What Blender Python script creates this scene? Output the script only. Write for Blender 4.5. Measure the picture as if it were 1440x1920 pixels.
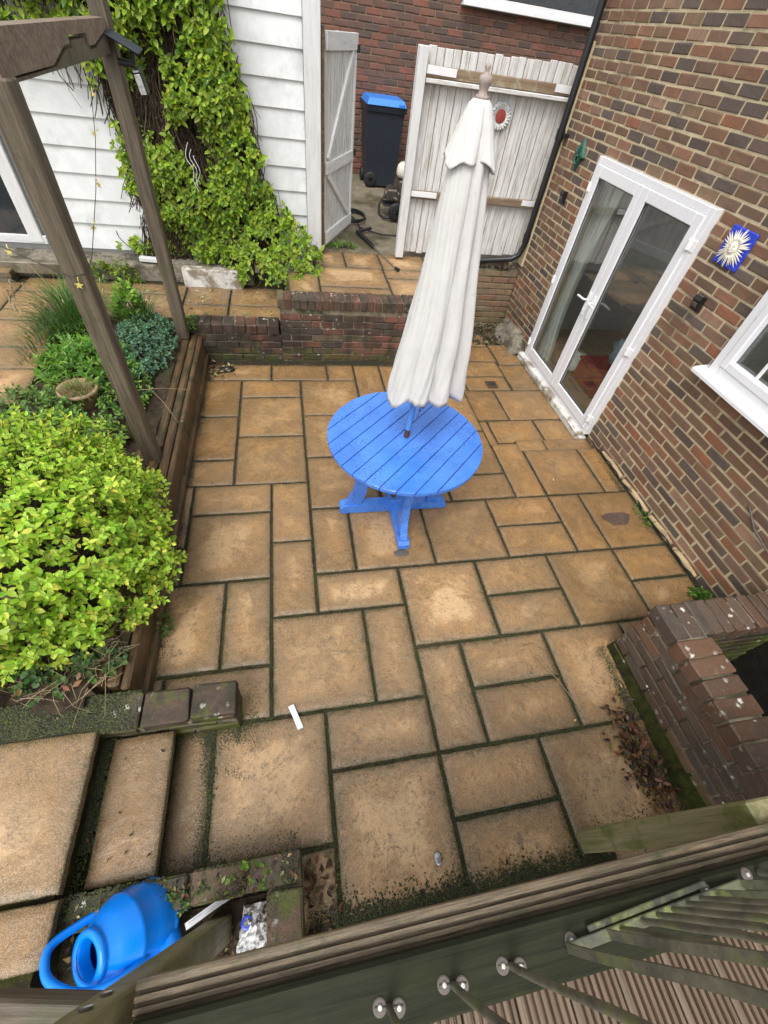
import bpy, math, random
import numpy as np
from mathutils import Vector, Matrix, Euler, noise as mnoise
random.seed(7); np.random.seed(7)
rnd=random.random; U=random.uniform; PI=math.pi; R=math.radians
for o in list(bpy.data.objects): bpy.data.objects.remove(o)
sc=bpy.context.scene
C=sc.collection
# ------------------------------------------------------------------ camera
F_PX=789.53; H=2.6
def cam_rows(p,r,y):
    cy,sy=math.cos(y),math.sin(y); cp,sp=math.cos(p),math.sin(p)
    f=Vector((sy*cp,cy*cp,-sp)); rt=Vector((cy,-sy,0)); up=rt.cross(f)
    c,s=math.cos(r),math.sin(r)
    return c*rt+s*up, -s*rt+c*up, f
RT,UP,FW=cam_rows(R(48.9287),R(9.41267),R(16.854))
cam=bpy.data.objects.new('camera',bpy.data.cameras.new('camera')); C.objects.link(cam)
cam.matrix_world=Matrix(((RT.x,UP.x,-FW.x,0),(RT.y,UP.y,-FW.y,0),(RT.z,UP.z,-FW.z,H),(0,0,0,1)))
cam.data.sensor_fit='VERTICAL'; cam.data.sensor_height=36; cam.data.lens=36*F_PX/1920
cam.data.clip_start=.02; cam.data.clip_end=400
sc.camera=cam; sc.render.resolution_x=768; sc.render.resolution_y=1024
def proj(p):
    v=Vector(p)-Vector((0,0,H)); z=v.dot(FW)
    if z<.05: return None
    return (720+F_PX*v.dot(RT)/z, 960-F_PX*v.dot(UP)/z, z)
# ------------------------------------------------------------------ light
w=bpy.data.worlds.new('World'); sc.world=w; w.use_nodes=True; nt=w.node_tree; nt.nodes.clear()
sky=nt.nodes.new('ShaderNodeTexSky'); sky.sky_type='NISHITA'; sky.sun_disc=False
SE,SA=R(58),R(-150)      # sun elevation, azimuth (clockwise from +Y)
sky.sun_elevation=SE; sky.sun_rotation=SA; sky.air_density=1.0; sky.dust_density=3.0
hs=nt.nodes.new('ShaderNodeHueSaturation'); hs.inputs['Saturation'].default_value=.06; hs.inputs['Value'].default_value=1.25
bg=nt.nodes.new('ShaderNodeBackground'); bg.inputs[1].default_value=.15
ow=nt.nodes.new('ShaderNodeOutputWorld')
nt.links.new(sky.outputs[0],hs.inputs['Color']); nt.links.new(hs.outputs[0],bg.inputs[0]); nt.links.new(bg.outputs[0],ow.inputs[0])
sl=bpy.data.lights.new('sun','SUN'); sl.energy=.95; sl.angle=R(28); sl.color=(1,.955,.87)
so=bpy.data.objects.new('sun',sl); C.objects.link(so)
sd=Vector((math.sin(SA)*math.cos(SE),math.cos(SA)*math.cos(SE),math.sin(SE)))
so.rotation_euler=sd.to_track_quat('Z','Y').to_euler(); so.location=(0,0,8)
vs=sc.view_settings; vs.view_transform='Standard'; vs.look='None'; vs.gamma=1; vs.use_curve_mapping=False; vs.exposure=.78
# ------------------------------------------------------------------ helpers
def put(o,parent=None):
    C.objects.link(o)
    if parent is not None: o.parent=parent
    return o
def tag(o,label=None,cat=None,group=None,kind=None):
    if label: o['label']=label
    if cat: o['category']=cat
    if group: o['group']=group
    if kind: o['kind']=kind
    return o
def thing(name,label,cat,loc=(0,0,0),rz=0,group=None):
    o=bpy.data.objects.new(name,None); o.empty_display_size=.1; C.objects.link(o)
    o.location=loc; o.rotation_euler=(0,0,rz); return tag(o,label,cat,group)
def frame(x,y=None):
    """rotation matrix whose X axis is x, Z near y"""
    x=Vector(x).normalized(); z=Vector(y or (0,0,1)); 
    if abs(x.dot(z))>.98: z=Vector((0,1,0))
    yv=z.cross(x).normalized(); z=x.cross(yv)
    return Matrix((x,yv,z)).transposed()
class MB:
    def __init__(s): s.v=[]; s.f=[]; s.c=[]; s.sm=[]; s.col=(1,1,1)
    def add(s,vs,fs,smooth=False):
        b=len(s.v); s.v+= [tuple(p) for p in vs]; s.f+=[tuple(b+i for i in f) for f in fs]; s.c+=[s.col]*len(vs); s.sm+=[smooth]*len(fs); return s
    def box(s,c,d,rot=None,ch=.003):
        hx,hy,hz=d[0]/2,d[1]/2,d[2]/2; ch=min(ch,hx*.45,hy*.45,hz*.45); vs=[];idx={}
        for sx in(-1,1):
            for sy in(-1,1):
                for sz in(-1,1):
                    for a in range(3):
                        p=[sx*(hx-ch),sy*(hy-ch),sz*(hz-ch)]; p[a]=(sx*hx,sy*hy,sz*hz)[a]
                        idx[(sx,sy,sz,a)]=len(vs); vs.append(Vector(p))
        fs=[]
        g=lambda *k: idx[k]
        for sg in(-1,1):
            fs.append([g(sg,-1,-1,0),g(sg,1,-1,0),g(sg,1,1,0),g(sg,-1,1,0)][::sg])
            fs.append([g(-1,sg,-1,1),g(-1,sg,1,1),g(1,sg,1,1),g(1,sg,-1,1)][::sg])
            fs.append([g(-1,-1,sg,2),g(1,-1,sg,2),g(1,1,sg,2),g(-1,1,sg,2)][::sg])
        for a in(-1,1):
            for b in(-1,1):
                fs.append([g(a,b,-1,0),g(a,b,1,0),g(a,b,1,1),g(a,b,-1,1)][::-a*b])
                fs.append([g(a,-1,b,0),g(a,1,b,0),g(a,1,b,2),g(a,-1,b,2)][::a*b])
                fs.append([g(-1,a,b,1),g(1,a,b,1),g(1,a,b,2),g(-1,a,b,2)][::-a*b])
                for c2 in(-1,1): fs.append([g(a,b,c2,0),g(a,b,c2,1),g(a,b,c2,2)][::a*b*c2])
        c=Vector(c)
        if rot is not None: vs=[rot@p for p in vs]
        return s.add([p+c for p in vs],fs)
    def bar(s,a,b,w,h,up=(0,0,1),ch=.003):
        a,b=Vector(a),Vector(b); return s.box((a+b)/2,((b-a).length,w,h),frame(b-a,up),ch)
    def tube(s,pts,r,n=8,cap=True,smooth=True):
        pts=[Vector(p) for p in pts]; m=len(pts); r=r if hasattr(r,'__len__') else [r]*m
        vs=[];pv=None
        for i,p in enumerate(pts):
            t=(pts[min(i+1,m-1)]-pts[max(i-1,0)]).normalized()
            if pv is None: pv=t.orthogonal().normalized()
            pv=(pv-t*pv.dot(t)).normalized(); q=t.cross(pv)
            for k in range(n): a=2*PI*k/n; vs.append(p+(pv*math.cos(a)+q*math.sin(a))*r[i])
        fs=[(i*n+k,i*n+(k+1)%n,(i+1)*n+(k+1)%n,(i+1)*n+k) for i in range(m-1) for k in range(n)]
        s.add(vs,fs,smooth)
        if cap: s.add(vs[:n],[tuple(range(n))[::-1]]); s.add(vs[-n:],[tuple(range(n))])
        return s
    def lathe(s,prof,c=(0,0,0),n=24,axis=None,smooth=True):
        M=axis or Matrix.Identity(3); c=Vector(c); vs=[]
        for r,z in prof:
            for k in range(n): a=2*PI*k/n; vs.append(M@Vector((r*math.cos(a),r*math.sin(a),z))+c)
        m=len(prof)
        return s.add(vs,[(i*n+k,i*n+(k+1)%n,(i+1)*n+(k+1)%n,(i+1)*n+k) for i in range(m-1) for k in range(n)],smooth)
    def prism(s,poly,depth,M,c=(0,0,0)):
        """poly in local XY, extruded along local Z by depth"""
        c=Vector(c); n=len(poly)
        vs=[M@Vector((x,y,0))+c for x,y in poly]+[M@Vector((x,y,depth))+c for x,y in poly]
        return s.add(vs,[tuple(range(n))[::-1],tuple(range(n,2*n))]+[(i,(i+1)%n,n+(i+1)%n,n+i) for i in range(n)])
    def mesh(s,name):
        me=bpy.data.meshes.new(name); me.from_pydata(s.v,[],s.f); 
        if any(s.sm): me.polygons.foreach_set('use_smooth',s.sm)
        a=me.color_attributes.new('tint','FLOAT_COLOR','POINT')
        a.data.foreach_set('color',np.array([(*c,1) for c in s.c],dtype=np.float32).ravel()); me.update(); return me
    def build(s,name,m,parent=None,kind=None):
        me=s.mesh(name); me.materials.append(m); o=bpy.data.objects.new(name,me); put(o,parent)
        if kind: o['kind']=kind
        return o
def one(name,m,parent,c,d,rot=None,ch=.003): return MB().box(c,d,rot,ch).build(name,m,parent)
def plank(name,m,parent,a,b,w,h,up=(0,0,1),ch=.003,loc=(0,0,0)):
    """a bar as an object of its own, its length along local X"""
    a,b=Vector(a),Vector(b); me=MB().box((0,0,0),((b-a).length,w,h),None,ch).mesh(name); me.materials.append(m)
    o=bpy.data.objects.new(name,me); put(o,parent); o.matrix_local=Matrix.Translation((a+b)/2-Vector(loc))@frame(b-a,up).to_4x4(); return o
def smooth(pts,k=6):
    out=[]; n=len(pts)
    for i in range(n-1):
        p0,p1,p2,p3=pts[max(0,i-1)],pts[i],pts[i+1],pts[min(n-1,i+2)]
        for s_ in range(k):
            t=s_/k; out.append(.5*((2*p1)+(p2-p0)*t+(2*p0-5*p1+4*p2-p3)*t*t+(3*p1-p0-3*p2+p3)*t**3))
    out.append(pts[-1]); return out
# ------------------------------------------------------------------ materials
def node_mat(name):
    m=bpy.data.materials.new(name); m.use_nodes=True; nt=m.node_tree; return m,nt,nt.nodes['Principled BSDF'],nt.nodes,nt.links
class NB:
    def __init__(s,name):
        s.m,s.nt,s.b,s.N,s.L=node_mat(name)
        s.geo=s.N.new('ShaderNodeNewGeometry'); s.tc=s.N.new('ShaderNodeTexCoord'); s.oi=s.N.new('ShaderNodeObjectInfo')
    def n(s,t,**k):
        x=s.N.new(t)
        for a,b in k.items(): setattr(x,a,b)
        return x
    def wire(s,a,b): s.L.new(a,b)
    def noise(s,vec,scale,detail=4,rough=.6,dist=0,dim='3D'):
        x=s.n('ShaderNodeTexNoise'); s.wire(vec,x.inputs['Vector']); x.inputs['Scale'].default_value=scale; x.inputs['Detail'].default_value=detail; x.inputs['Roughness'].default_value=rough; x.inputs['Distortion'].default_value=dist; return x.outputs['Fac']
    def mapv(s,vec,scale=(1,1,1),rand=True):
        x=s.n('ShaderNodeMapping'); s.wire(vec,x.inputs['Vector']); x.inputs['Scale'].default_value=scale
        if rand:
            mm=s.math('MULTIPLY',s.oi.outputs['Random'],37.); cb=s.n('ShaderNodeCombineXYZ')
            for i in range(3): s.wire(mm,cb.inputs[i])
            s.wire(cb.outputs[0],x.inputs['Location'])
        return x.outputs[0]
    def math(s,op,a,b=None,c=None,clamp=False):
        x=s.n('ShaderNodeMath',operation=op); x.use_clamp=clamp
        for i,v in enumerate((a,b,c)):
            if v is None: continue
            if isinstance(v,(int,float)): x.inputs[i].default_value=v
            else: s.wire(v,x.inputs[i])
        return x.outputs[0]
    def ss(s,v,lo,hi,a=0.,b=1.):
        x=s.n('ShaderNodeMapRange',interpolation_type='SMOOTHSTEP'); s.wire(v,x.inputs[0])
        for i,q in enumerate((lo,hi,a,b)): x.inputs[i+1].default_value=q
        return x.outputs[0]
    def mix(s,f,a,b,mode='MIX'):
        x=s.n('ShaderNodeMix',data_type='RGBA',blend_type=mode)
        for i,v in ((0,f),(6,a),(7,b)):
            if isinstance(v,(int,float)): x.inputs[i].default_value=v
            elif isinstance(v,tuple): x.inputs[i].default_value=(*v,1)
            else: s.wire(v,x.inputs[i])
        return x.outputs[2]
    def attr(s,n='tint'):
        x=s.n('ShaderNodeAttribute'); x.attribute_name=n; return x.outputs['Color']
    def bump(s,h,strength=.3,dist=.01,prev=None):
        x=s.n('ShaderNodeBump'); s.wire(h,x.inputs['Height']); x.inputs['Strength'].default_value=strength; x.inputs['Distance'].default_value=dist
        if prev is not None: s.wire(prev,x.inputs['Normal'])
        return x.outputs[0]
    def done(s,col,rough=.6,nrm=None,spec=.5,metal=0):
        if isinstance(col,tuple): s.b.inputs['Base Color'].default_value=(*col,1)
        else: s.wire(col,s.b.inputs['Base Color'])
        if isinstance(rough,(int,float)): s.b.inputs['Roughness'].default_value=rough
        else: s.wire(rough,s.b.inputs['Roughness'])
        if nrm is not None: s.wire(nrm,s.b.inputs['Normal'])
        s.b.inputs['Specular IOR Level'].default_value=spec; s.b.inputs['Metallic'].default_value=metal
        return s.m
def mat_brick(name,grime=(.05,.045,.03),gamt=.35,moss=0.,lich=0.,rough=.75,gth=(.5,.72)):
    s=NB(name); P=s.geo.outputs['Position']; col=s.attr()
    n1=s.noise(P,9,5,.65); n2=s.noise(P,60,4,.7); n3=s.noise(P,2.2,4,.6); n4=s.noise(P,220,2,.6)
    col=s.mix(s.ss(n1,.35,.7,0,.7),col,s.mix(.6,col,(.10,.08,.065)))
    col=s.mix(s.ss(n2,.45,.75,0,.22),col,(.30,.18,.11))
    n5=s.noise(s.mapv(P,(9,9,.9),False),1.2,5,.65); col=s.mix(s.ss(s.math('ADD',s.math('MULTIPLY',n3,.6),s.math('MULTIPLY',n5,.4)),*gth,0,gamt),col,grime)
    col=s.mix(s.ss(n4,.35,.7,0,.3),col,s.mix(.6,col,(.02,.02,.02)))
    if moss:
        nm=s.noise(P,6,5,.7); z=s.n('ShaderNodeSeparateXYZ'); s.wire(P,z.inputs[0])
        lo=s.ss(z.outputs[2],.0,.32,.22,-.1 if moss<.95 else .10); col=s.mix(s.ss(s.math('ADD',nm,lo),.60,.74,0,moss),col,s.mix(n2,(.025,.035,.008),(.11,.12,.02)))
    if lich:
        v=s.n('ShaderNodeTexVoronoi'); dn=s.n('ShaderNodeVectorMath',operation='ADD'); nv_=s.n('ShaderNodeTexNoise'); s.wire(P,nv_.inputs['Vector']); nv_.inputs['Scale'].default_value=55; nv_.inputs['Detail'].default_value=3; sc2=s.n('ShaderNodeVectorMath',operation='SCALE'); s.wire(nv_.outputs['Color'],sc2.inputs[0]); sc2.inputs['Scale'].default_value=.035; s.wire(P,dn.inputs[0]); s.wire(sc2.outputs[0],dn.inputs[1]); s.wire(dn.outputs[0],v.inputs['Vector']); v.inputs['Scale'].default_value=15
        m=s.math('MULTIPLY',s.ss(v.outputs['Distance'],.10,.26,1,0),s.ss(s.noise(P,4.1,2),.45,.56)); m=s.math('MULTIPLY',m,s.ss(n2,.3,.42))
        zz=s.n('ShaderNodeSeparateXYZ'); s.wire(s.geo.outputs['Normal'],zz.inputs[0])
        m=s.math('MULTIPLY',m,s.ss(zz.outputs[2],.0,.6,.35,1)); col=s.mix(s.math('MULTIPLY',m,lich),col,(.62,.62,.55))
    h=s.math('ADD',s.math('MULTIPLY',n2,.6),s.math('MULTIPLY',n4,.4))
    return s.done(col,s.ss(n1,.3,.7,rough-.15,rough+.1),s.bump(n1,.5,.008,s.bump(h,.8,.004)),.35)
def mat_noise(name,c1,c2,scale=8,rough=.7,bump=.3,bscale=60,bd=.004,c3=None,s3=1.5,t3=(.5,.65),spec=.4,obj=False):
    s=NB(name); P=s.mapv(s.tc.outputs['Object']) if obj else s.geo.outputs['Position']
    n=s.noise(P,scale,5,.65); col=s.mix(s.ss(n,.3,.7),c1,c2)
    if c3: col=s.mix(s.ss(s.noise(P,s3,5,.7),*t3),col,c3)
    return s.done(col,rough,s.bump(s.noise(P,bscale,4,.7),bump,bd),spec)
def mat_wood(name,c1,c2,c3,rough=.6,moss=None,mt=(.52,.66),gs=1.,bump=.5,paint=None,pt=(.42,.5),tint=False,spec=.4):
    """grain runs along the local X of each plank"""
    s=NB(name); P=s.tc.outputs['Object']; G=s.mapv(P,(1.2*gs,22*gs,22*gs)); Fv=s.mapv(P,(3*gs,120*gs,120*gs)); Q=s.mapv(P,(1,1,1))
    g=s.noise(G,1.6,6,.7,.6); f=s.noise(Fv,1.2,4,.7); k=s.noise(Q,4,4,.6)
    col=s.mix(s.ss(g,.32,.68),c1,c2); col=s.mix(s.ss(f,.5,.75,0,.75),col,c3)
    col=s.mix(s.math('MULTIPLY',s.oi.outputs['Random'],.25),col,c3)
    if paint:
        pm=s.ss(s.math('ADD',s.math('MULTIPLY',g,.45),s.math('MULTIPLY',s.noise(s.mapv(P,(1.6,11,11)),2.2,6,.75),.55)),*pt)
        pc=s.mix(s.ss(s.noise(s.mapv(P,(2,14,14)),2,5,.7),.35,.8,0,.55),paint,tuple(x*.62 for x in paint)); col=s.mix(pm,col,pc)
    if tint: col=s.mix(1.,col,s.attr(),'MULTIPLY')
    if moss: col=s.mix(s.ss(s.noise(Q,5,6,.75),*mt),col,moss)
    h=s.math('ADD',s.math('MULTIPLY',g,.5),s.math('MULTIPLY',f,.5))
    return s.done(col,s.ss(k,.3,.7,rough-.12,rough+.12),s.bump(h,bump,.004),spec)
def mat_plain(name,c,rough=.5,spec=.5,metal=0,var=.12,bump=.0):
    s=NB(name); P=s.geo.outputs['Position']; n=s.noise(P,18,5,.65); n2=s.noise(P,140,3,.6)
    col=s.mix(s.ss(n,.35,.75,0,var*3),c,tuple(x*.55 for x in c))
    return s.done(col,s.ss(n,.3,.7,max(.03,rough-.08),rough+.1),s.bump(n2,bump,.002) if bump else None,spec,metal)
def mat_slab():
    s=NB('riven_sandstone'); OB=s.tc.outputs['Object']; P=s.mapv(OB)
    oc=s.n('ShaderNodeSeparateColor'); s.wire(s.oi.outputs['Color'],oc.inputs[0]); wet,stain,tone=oc.outputs
    ea=s.n('ShaderNodeSeparateColor'); s.wire(s.attr(),ea.inputs[0]); e=ea.outputs[0]
    nb=s.noise(P,2.6,6,.7,.5); nm=s.noise(P,8.5,8,.74,.9); nf=s.noise(P,48,5,.78,.4); nx=s.noise(P,230,2,.6); nl=s.noise(P,5.2,7,.7,1.4)
    base=s.mix(tone,(.37,.205,.078),(.40,.235,.105)); base=s.mix(wet,base,(.32,.150,.028))
    base=s.mix(s.ss(nl,.32,.66,0,.75),base,s.mix(wet,(.22,.135,.062),(.17,.084,.020)))
    # dry, paler middle of irregular outline
    dry=s.ss(s.math('ADD',e,s.math('MULTIPLY',s.math('SUBTRACT',nb,.5),.55)),.10,.20)
    Wp=s.geo.outputs['Position']; big=s.noise(Wp,1.15,5,.62,.6); fr=s.math('FRACT',s.math('MULTIPLY',s.oi.outputs['Random'],41.7))
    k=s.math('MULTIPLY',s.math('MULTIPLY',s.math('MULTIPLY',dry,s.math('ADD',.35,s.math('MULTIPLY',fr,.75))),s.math('SUBTRACT',.80,s.math('MULTIPLY',wet,.62))),s.ss(nf,.25,.60,.55,1.))
    col=s.mix(k,base,(.59,.395,.215))
    damp=s.math('MULTIPLY',s.ss(s.math('ADD',s.math('MULTIPLY',big,.65),s.math('MULTIPLY',nm,.35)),.455,.56),.74); col=s.mix(damp,col,s.mix(.62,col,(.085,.050,.018)))
    # grime towards the joints and algae speckle
    gr=s.ss(s.math('ADD',e,s.math('MULTIPLY',s.math('SUBTRACT',nm,.5),.34)),.0,.12,1,0)
    col=s.mix(s.math('MULTIPLY',gr,s.math('SUBTRACT',.72,s.math('MULTIPLY',wet,.42))),col,(.125,.085,.045))
    sp=s.math('MULTIPLY',s.ss(nf,.46,.64),s.ss(s.math('ADD',nm,s.math('MULTIPLY',stain,.06)),.40,.62,.10,.85)); col=s.mix(s.math('MULTIPLY',sp,.95),col,(.105,.070,.038))
    st=s.math('ADD',s.math('MULTIPLY',nm,.6),s.math('MULTIPLY',nf,.4)); stm=s.math('SUBTRACT',.70,s.math('MULTIPLY',stain,.155))
    q=s.n('ShaderNodeMapRange',interpolation_type='SMOOTHSTEP'); s.wire(st,q.inputs[0]); s.wire(stm,q.inputs[1]); s.wire(s.math('ADD',stm,.10),q.inputs[2]); q.inputs[3].default_value=0; q.inputs[4].default_value=.78
    col=s.mix(q.outputs[0],col,(.065,.048,.036))
    col=s.mix(s.ss(s.math('ADD',e,s.math('MULTIPLY',s.math('SUBTRACT',nf,.5),.035)),.0,.012,.85,0),col,(.045,.036,.018))
    mg=s.ss(s.math('SUBTRACT',s.math('ADD',e,s.math('MULTIPLY',s.math('SUBTRACT',nm,.5),.18)),s.math('MULTIPLY',stain,.010)),.0,.022,1,0); mg=s.math('MULTIPLY',mg,s.math('SUBTRACT',.85,wet,clamp=True))
    col=s.mix(s.math('MULTIPLY',mg,s.ss(nf,.40,.55)),col,s.mix(nf,(.018,.020,.006),(.05,.05,.012)))
    # contour steps of the riven face
    r=s.math('MODULO',s.math('MULTIPLY',s.noise(P,2.2,4,.55,.7),5.),1.); ridge=s.ss(r,.0,.9); line=s.math('MULTIPLY',s.ss(r,.0,.06,1,0),s.ss(nf,.30,.5,.35,1))
    col=s.mix(s.math('MULTIPLY',line,s.ss(nl,.44,.58,0,.55)),col,(.105,.062,.028))
    col=s.mix(s.ss(nx,.40,.70,0,.30),col,(.66,.50,.33)); col=s.mix(s.ss(s.noise(P,150,3,.7),.52,.70,0,.42),col,(.13,.085,.045))
    tv=s.n('ShaderNodeCombineColor'); tr_=s.math('FRACT',s.math('MULTIPLY',s.oi.outputs['Random'],17.3)); [s.wire(s.math('ADD',a_,s.math('MULTIPLY',q_,b_)),tv.inputs[i_]) for i_,(a_,q_,b_) in enumerate(((.88,tr_,.20),(.875,tr_,.20),(.86,tr_,.21)))]; col=s.mix(1.,col,tv.outputs[0],'MULTIPLY')
    h=s.math('ADD',s.math('MULTIPLY',ridge,.9),s.math('ADD',s.math('MULTIPLY',nm,1.3),s.math('MULTIPLY',nf,.45)))
    ro=s.math('SUBTRACT',s.math('SUBTRACT',s.ss(nb,.38,.62,.22,.54),s.math('MULTIPLY',wet,.10)),s.math('MULTIPLY',damp,.22))
    return s.done(col,ro,s.bump(nx,.6,.002,s.bump(h,.75,.006)),.5)
def mat_leaf(name,trans=.35,rough=.42):
    s=NB(name); P=s.geo.outputs['Position']; col=s.attr()
    col=s.mix(s.ss(s.noise(P,35,3,.6),.35,.75,0,.35),col,s.mix(1.,col,(.45,.5,.3),'MULTIPLY'))
    s.wire(col,s.b.inputs['Base Color']); s.b.inputs['Roughness'].default_value=rough; s.b.inputs['Specular IOR Level'].default_value=.45
    t=s.n('ShaderNodeBsdfTranslucent'); s.wire(s.mix(1.,col,(1.15,1.25,.5),'MULTIPLY'),t.inputs[0]); mx=s.n('ShaderNodeMixShader'); mx.inputs[0].default_value=trans
    s.wire(s.b.outputs[0],mx.inputs[1]); s.wire(t.outputs[0],mx.inputs[2]); s.wire(mx.outputs[0],s.N['Material Output'].inputs[0]); return s.m
M={}
M['brick_house']=mat_brick('house_brick',(.12,.09,.05),.30,0,0,.75,(.48,.68))
M['brick_far']=mat_brick('far_brick',(.07,.045,.035),.3)
M['brick_low']=mat_brick('retaining_brick',(.024,.020,.016),.85,.55,.8,.6,(.42,.60))
M['brick_pale']=mat_brick('pale_wall_brick',(.10,.08,.045),.55,.25,0,.7)
M['brick_well']=mat_brick('well_brick',(.035,.03,.022),.5,.75,.95,.62)
M['brick_moss']=mat_brick('mossy_brick',(.022,.022,.012),.9,1.0,.6,.65,(.36,.58))
M['mortar']=mat_noise('sandy_mortar',(.42,.345,.215),(.53,.45,.30),14,.9,.6,90,.004,(.17,.14,.09),1.3,(.52,.72))
M['mortar_far']=mat_noise('far_mortar',(.26,.19,.13),(.33,.25,.17),14,.9,.5,90)
M['mortar_dark']=mat_noise('dark_mortar',(.13,.11,.075),(.22,.19,.13),18,.9,.6,90,.004,(.04,.045,.02),3,(.45,.62))
M['slab']=mat_slab()
M['moss']=mat_noise('moss',(.014,.018,.005),(.045,.048,.009),22,.9,.8,150,.006,(.022,.017,.011),7,(.48,.60),.15)
M['joint']=mat_noise('mossy_joint_soil',(.026,.019,.010),(.075,.055,.028),25,.85,.9,120,.008,(.035,.045,.010),5,(.5,.62),.3)
M['soil']=mat_noise('soil',(.022,.016,.011),(.06,.043,.028),14,.9,1.,70,.012,(.045,.05,.018),2.5,(.55,.7),.2)
M['wellshade']=mat_noise('well_shade_colour',(.008,.007,.005),(.02,.018,.012),8,.9,.8,40,.01)  # near-black colour standing in for shade down the light well
M['ground']=mat_noise('earth',(.05,.04,.025),(.09,.07,.04),3,.95,.6,20,.01)
M['concrete']=mat_noise('wet_concrete',(.13,.11,.08),(.21,.18,.13),9,.5,.6,60,.004,(.07,.06,.03),1.6,(.45,.62),.5)
M['render']=mat_noise('old_render',(.13,.115,.085),(.27,.24,.19),26,.85,1.,70,.012,(.07,.06,.04),5,(.46,.60))
M['whiterender']=mat_noise('painted_render',(.50,.48,.44),(.64,.63,.60),9,.7,.6,70,.004,(.22,.18,.13),5,(.47,.6))
M['clad']=mat_noise('white_cladding',(.60,.615,.625),(.70,.71,.715),7,.55,.35,120,.002,(.48,.50,.49),3.2,(.50,.74))
M['wpaint']=mat_wood('white_painted_wood',(.30,.27,.22),(.40,.37,.31),(.16,.13,.10),.6,None,(0,1),1.,.5,(.66,.66,.66),(.34,.44))
M['wpost']=mat_wood('white_post_paint',(.45,.43,.38),(.5,.47,.42),(.25,.22,.18),.6,None,(0,1),1.,.4,(.60,.60,.60),(.30,.42))
M['wfence']=mat_wood('weathered_white_boards',(.36,.33,.29),(.47,.44,.40),(.22,.19,.15),.7,(.17,.18,.09),(.62,.76),1.,.55,(.64,.64,.635),(.38,.54))
M['rail']=mat_wood('bare_rail',(.17,.11,.07),(.27,.20,.13),(.09,.06,.04),.7,(.30,.29,.20),(.52,.62))
M['newwhite']=mat_plain('fresh_white_paint',(.72,.72,.73),.45,.5,0,.05)
M['upvc']=mat_plain('white_upvc',(.70,.70,.73),.22,.5,0,.03)
M['oldwood']=mat_wood('weathered_grey_timber',(.070,.055,.037),(.165,.130,.090),(.024,.019,.013),.62,(.06,.065,.032),(.54,.70),1.,.8)
M['beam']=mat_wood('pergola_beam_timber',(.12,.085,.060),(.27,.20,.145),(.04,.030,.022),.6,None,(0,1),1.,.8)
M['sleeper']=mat_wood('old_sleeper_timber',(.060,.040,.022),(.18,.108,.050),(.012,.009,.006),.45,(.040,.038,.020),(.48,.64),1.3,1.)
M['decking']=mat_wood('deck_boards',(.105,.070,.045),(.19,.13,.085),(.05,.035,.025),.55,(.08,.085,.035),(.60,.75),1.,.6)
M['groove']=mat_wood('grooved_edge_board',(.105,.080,.050),(.27,.205,.13),(.030,.024,.016),.42,(.07,.075,.038),(.50,.66),3.,.8)
M['darkbeam']=mat_wood('algae_dark_timber',(.016,.018,.010),(.030,.032,.018),(.010,.011,.008),.7,(.026,.032,.010),(.56,.7),1.,.5,None,(0,1),False,.12)
M['greenpost']=mat_wood('green_stained_post',(.15,.145,.065),(.26,.225,.125),(.08,.08,.035),.5,(.10,.115,.035),(.50,.66),.8,.6)
def mat_blue():
    s=NB('blue_table_paint'); Q=s.mapv(s.tc.outputs['Object']); W=s.geo.outputs['Position']
    n=s.noise(W,5,4,.6); d=s.noise(W,75,3,.6,.3); big=s.noise(W,4.2,3,.6); g=s.noise(s.mapv(s.tc.outputs['Object'],(2,60,60)),1.5,4,.7)
    col=s.mix(s.ss(n,.35,.7),(.045,.170,.60),(.062,.215,.70)); spot=s.math('MULTIPLY',s.ss(d,.52,.60),s.ss(big,.44,.56)); col=s.mix(s.math('MULTIPLY',spot,.8),col,(.022,.08,.30))
    col=s.mix(s.ss(g,.55,.8,0,.55),col,(.035,.12,.40)); col=s.mix(s.ss(s.noise(W,2.6,5,.7),.5,.7,0,.3),col,(.10,.27,.62)); col=s.mix(s.ss(s.noise(W,38,4,.7),.66,.74,0,.5),col,(.09,.10,.12))
    return s.done(col,s.math('SUBTRACT',s.ss(n,.3,.7,.16,.30),s.math('MULTIPLY',spot,.12)),s.bump(s.math('ADD',g,s.math('MULTIPLY',spot,.6)),.3,.0015),.6)
M['blue']=mat_blue()
M['bluepole']=mat_plain('blue_pole_paint',(.10,.25,.62),.3,.5)
M['darkwood']=mat_plain('dark_varnished_wood',(.08,.03,.018),.35,.5)
M['finial']=mat_noise('weathered_turned_wood',(.26,.20,.18),(.36,.30,.26),30,.6,.4,120,.002,None,obj=False)
def mat_canvas():
    s=NB('parasol_canvas'); W=s.geo.outputs['Position']; n=s.noise(W,4,5,.65); z=s.mapv(W,(9,9,1.1),False); st=s.noise(z,3,4,.6); wv=s.noise(W,900,1,.5)
    col=s.mix(s.ss(n,.35,.75,0,.6),(.64,.625,.61),(.53,.52,.505)); col=s.mix(s.ss(st,.55,.8,0,.3),col,(.70,.69,.68)); col=s.mix(s.ss(s.noise(W,13,4,.7),.62,.72,0,.25),col,(.33,.30,.26))
    nrm=s.bump(wv,.25,.0008,s.bump(s.noise(s.mapv(W,(16,16,5),False),1,5,.65,.6),.6,.008)); s.done(col,.85,nrm,.2)
    t=s.n('ShaderNodeBsdfTranslucent'); s.wire(col,t.inputs[0]); mx=s.n('ShaderNodeMixShader'); mx.inputs[0].default_value=.15
    s.wire(s.b.outputs[0],mx.inputs[1]); s.wire(t.outputs[0],mx.inputs[2]); s.wire(mx.outputs[0],s.N['Material Output'].inputs[0]); return s.m
M['canvas']=mat_canvas()
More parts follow.
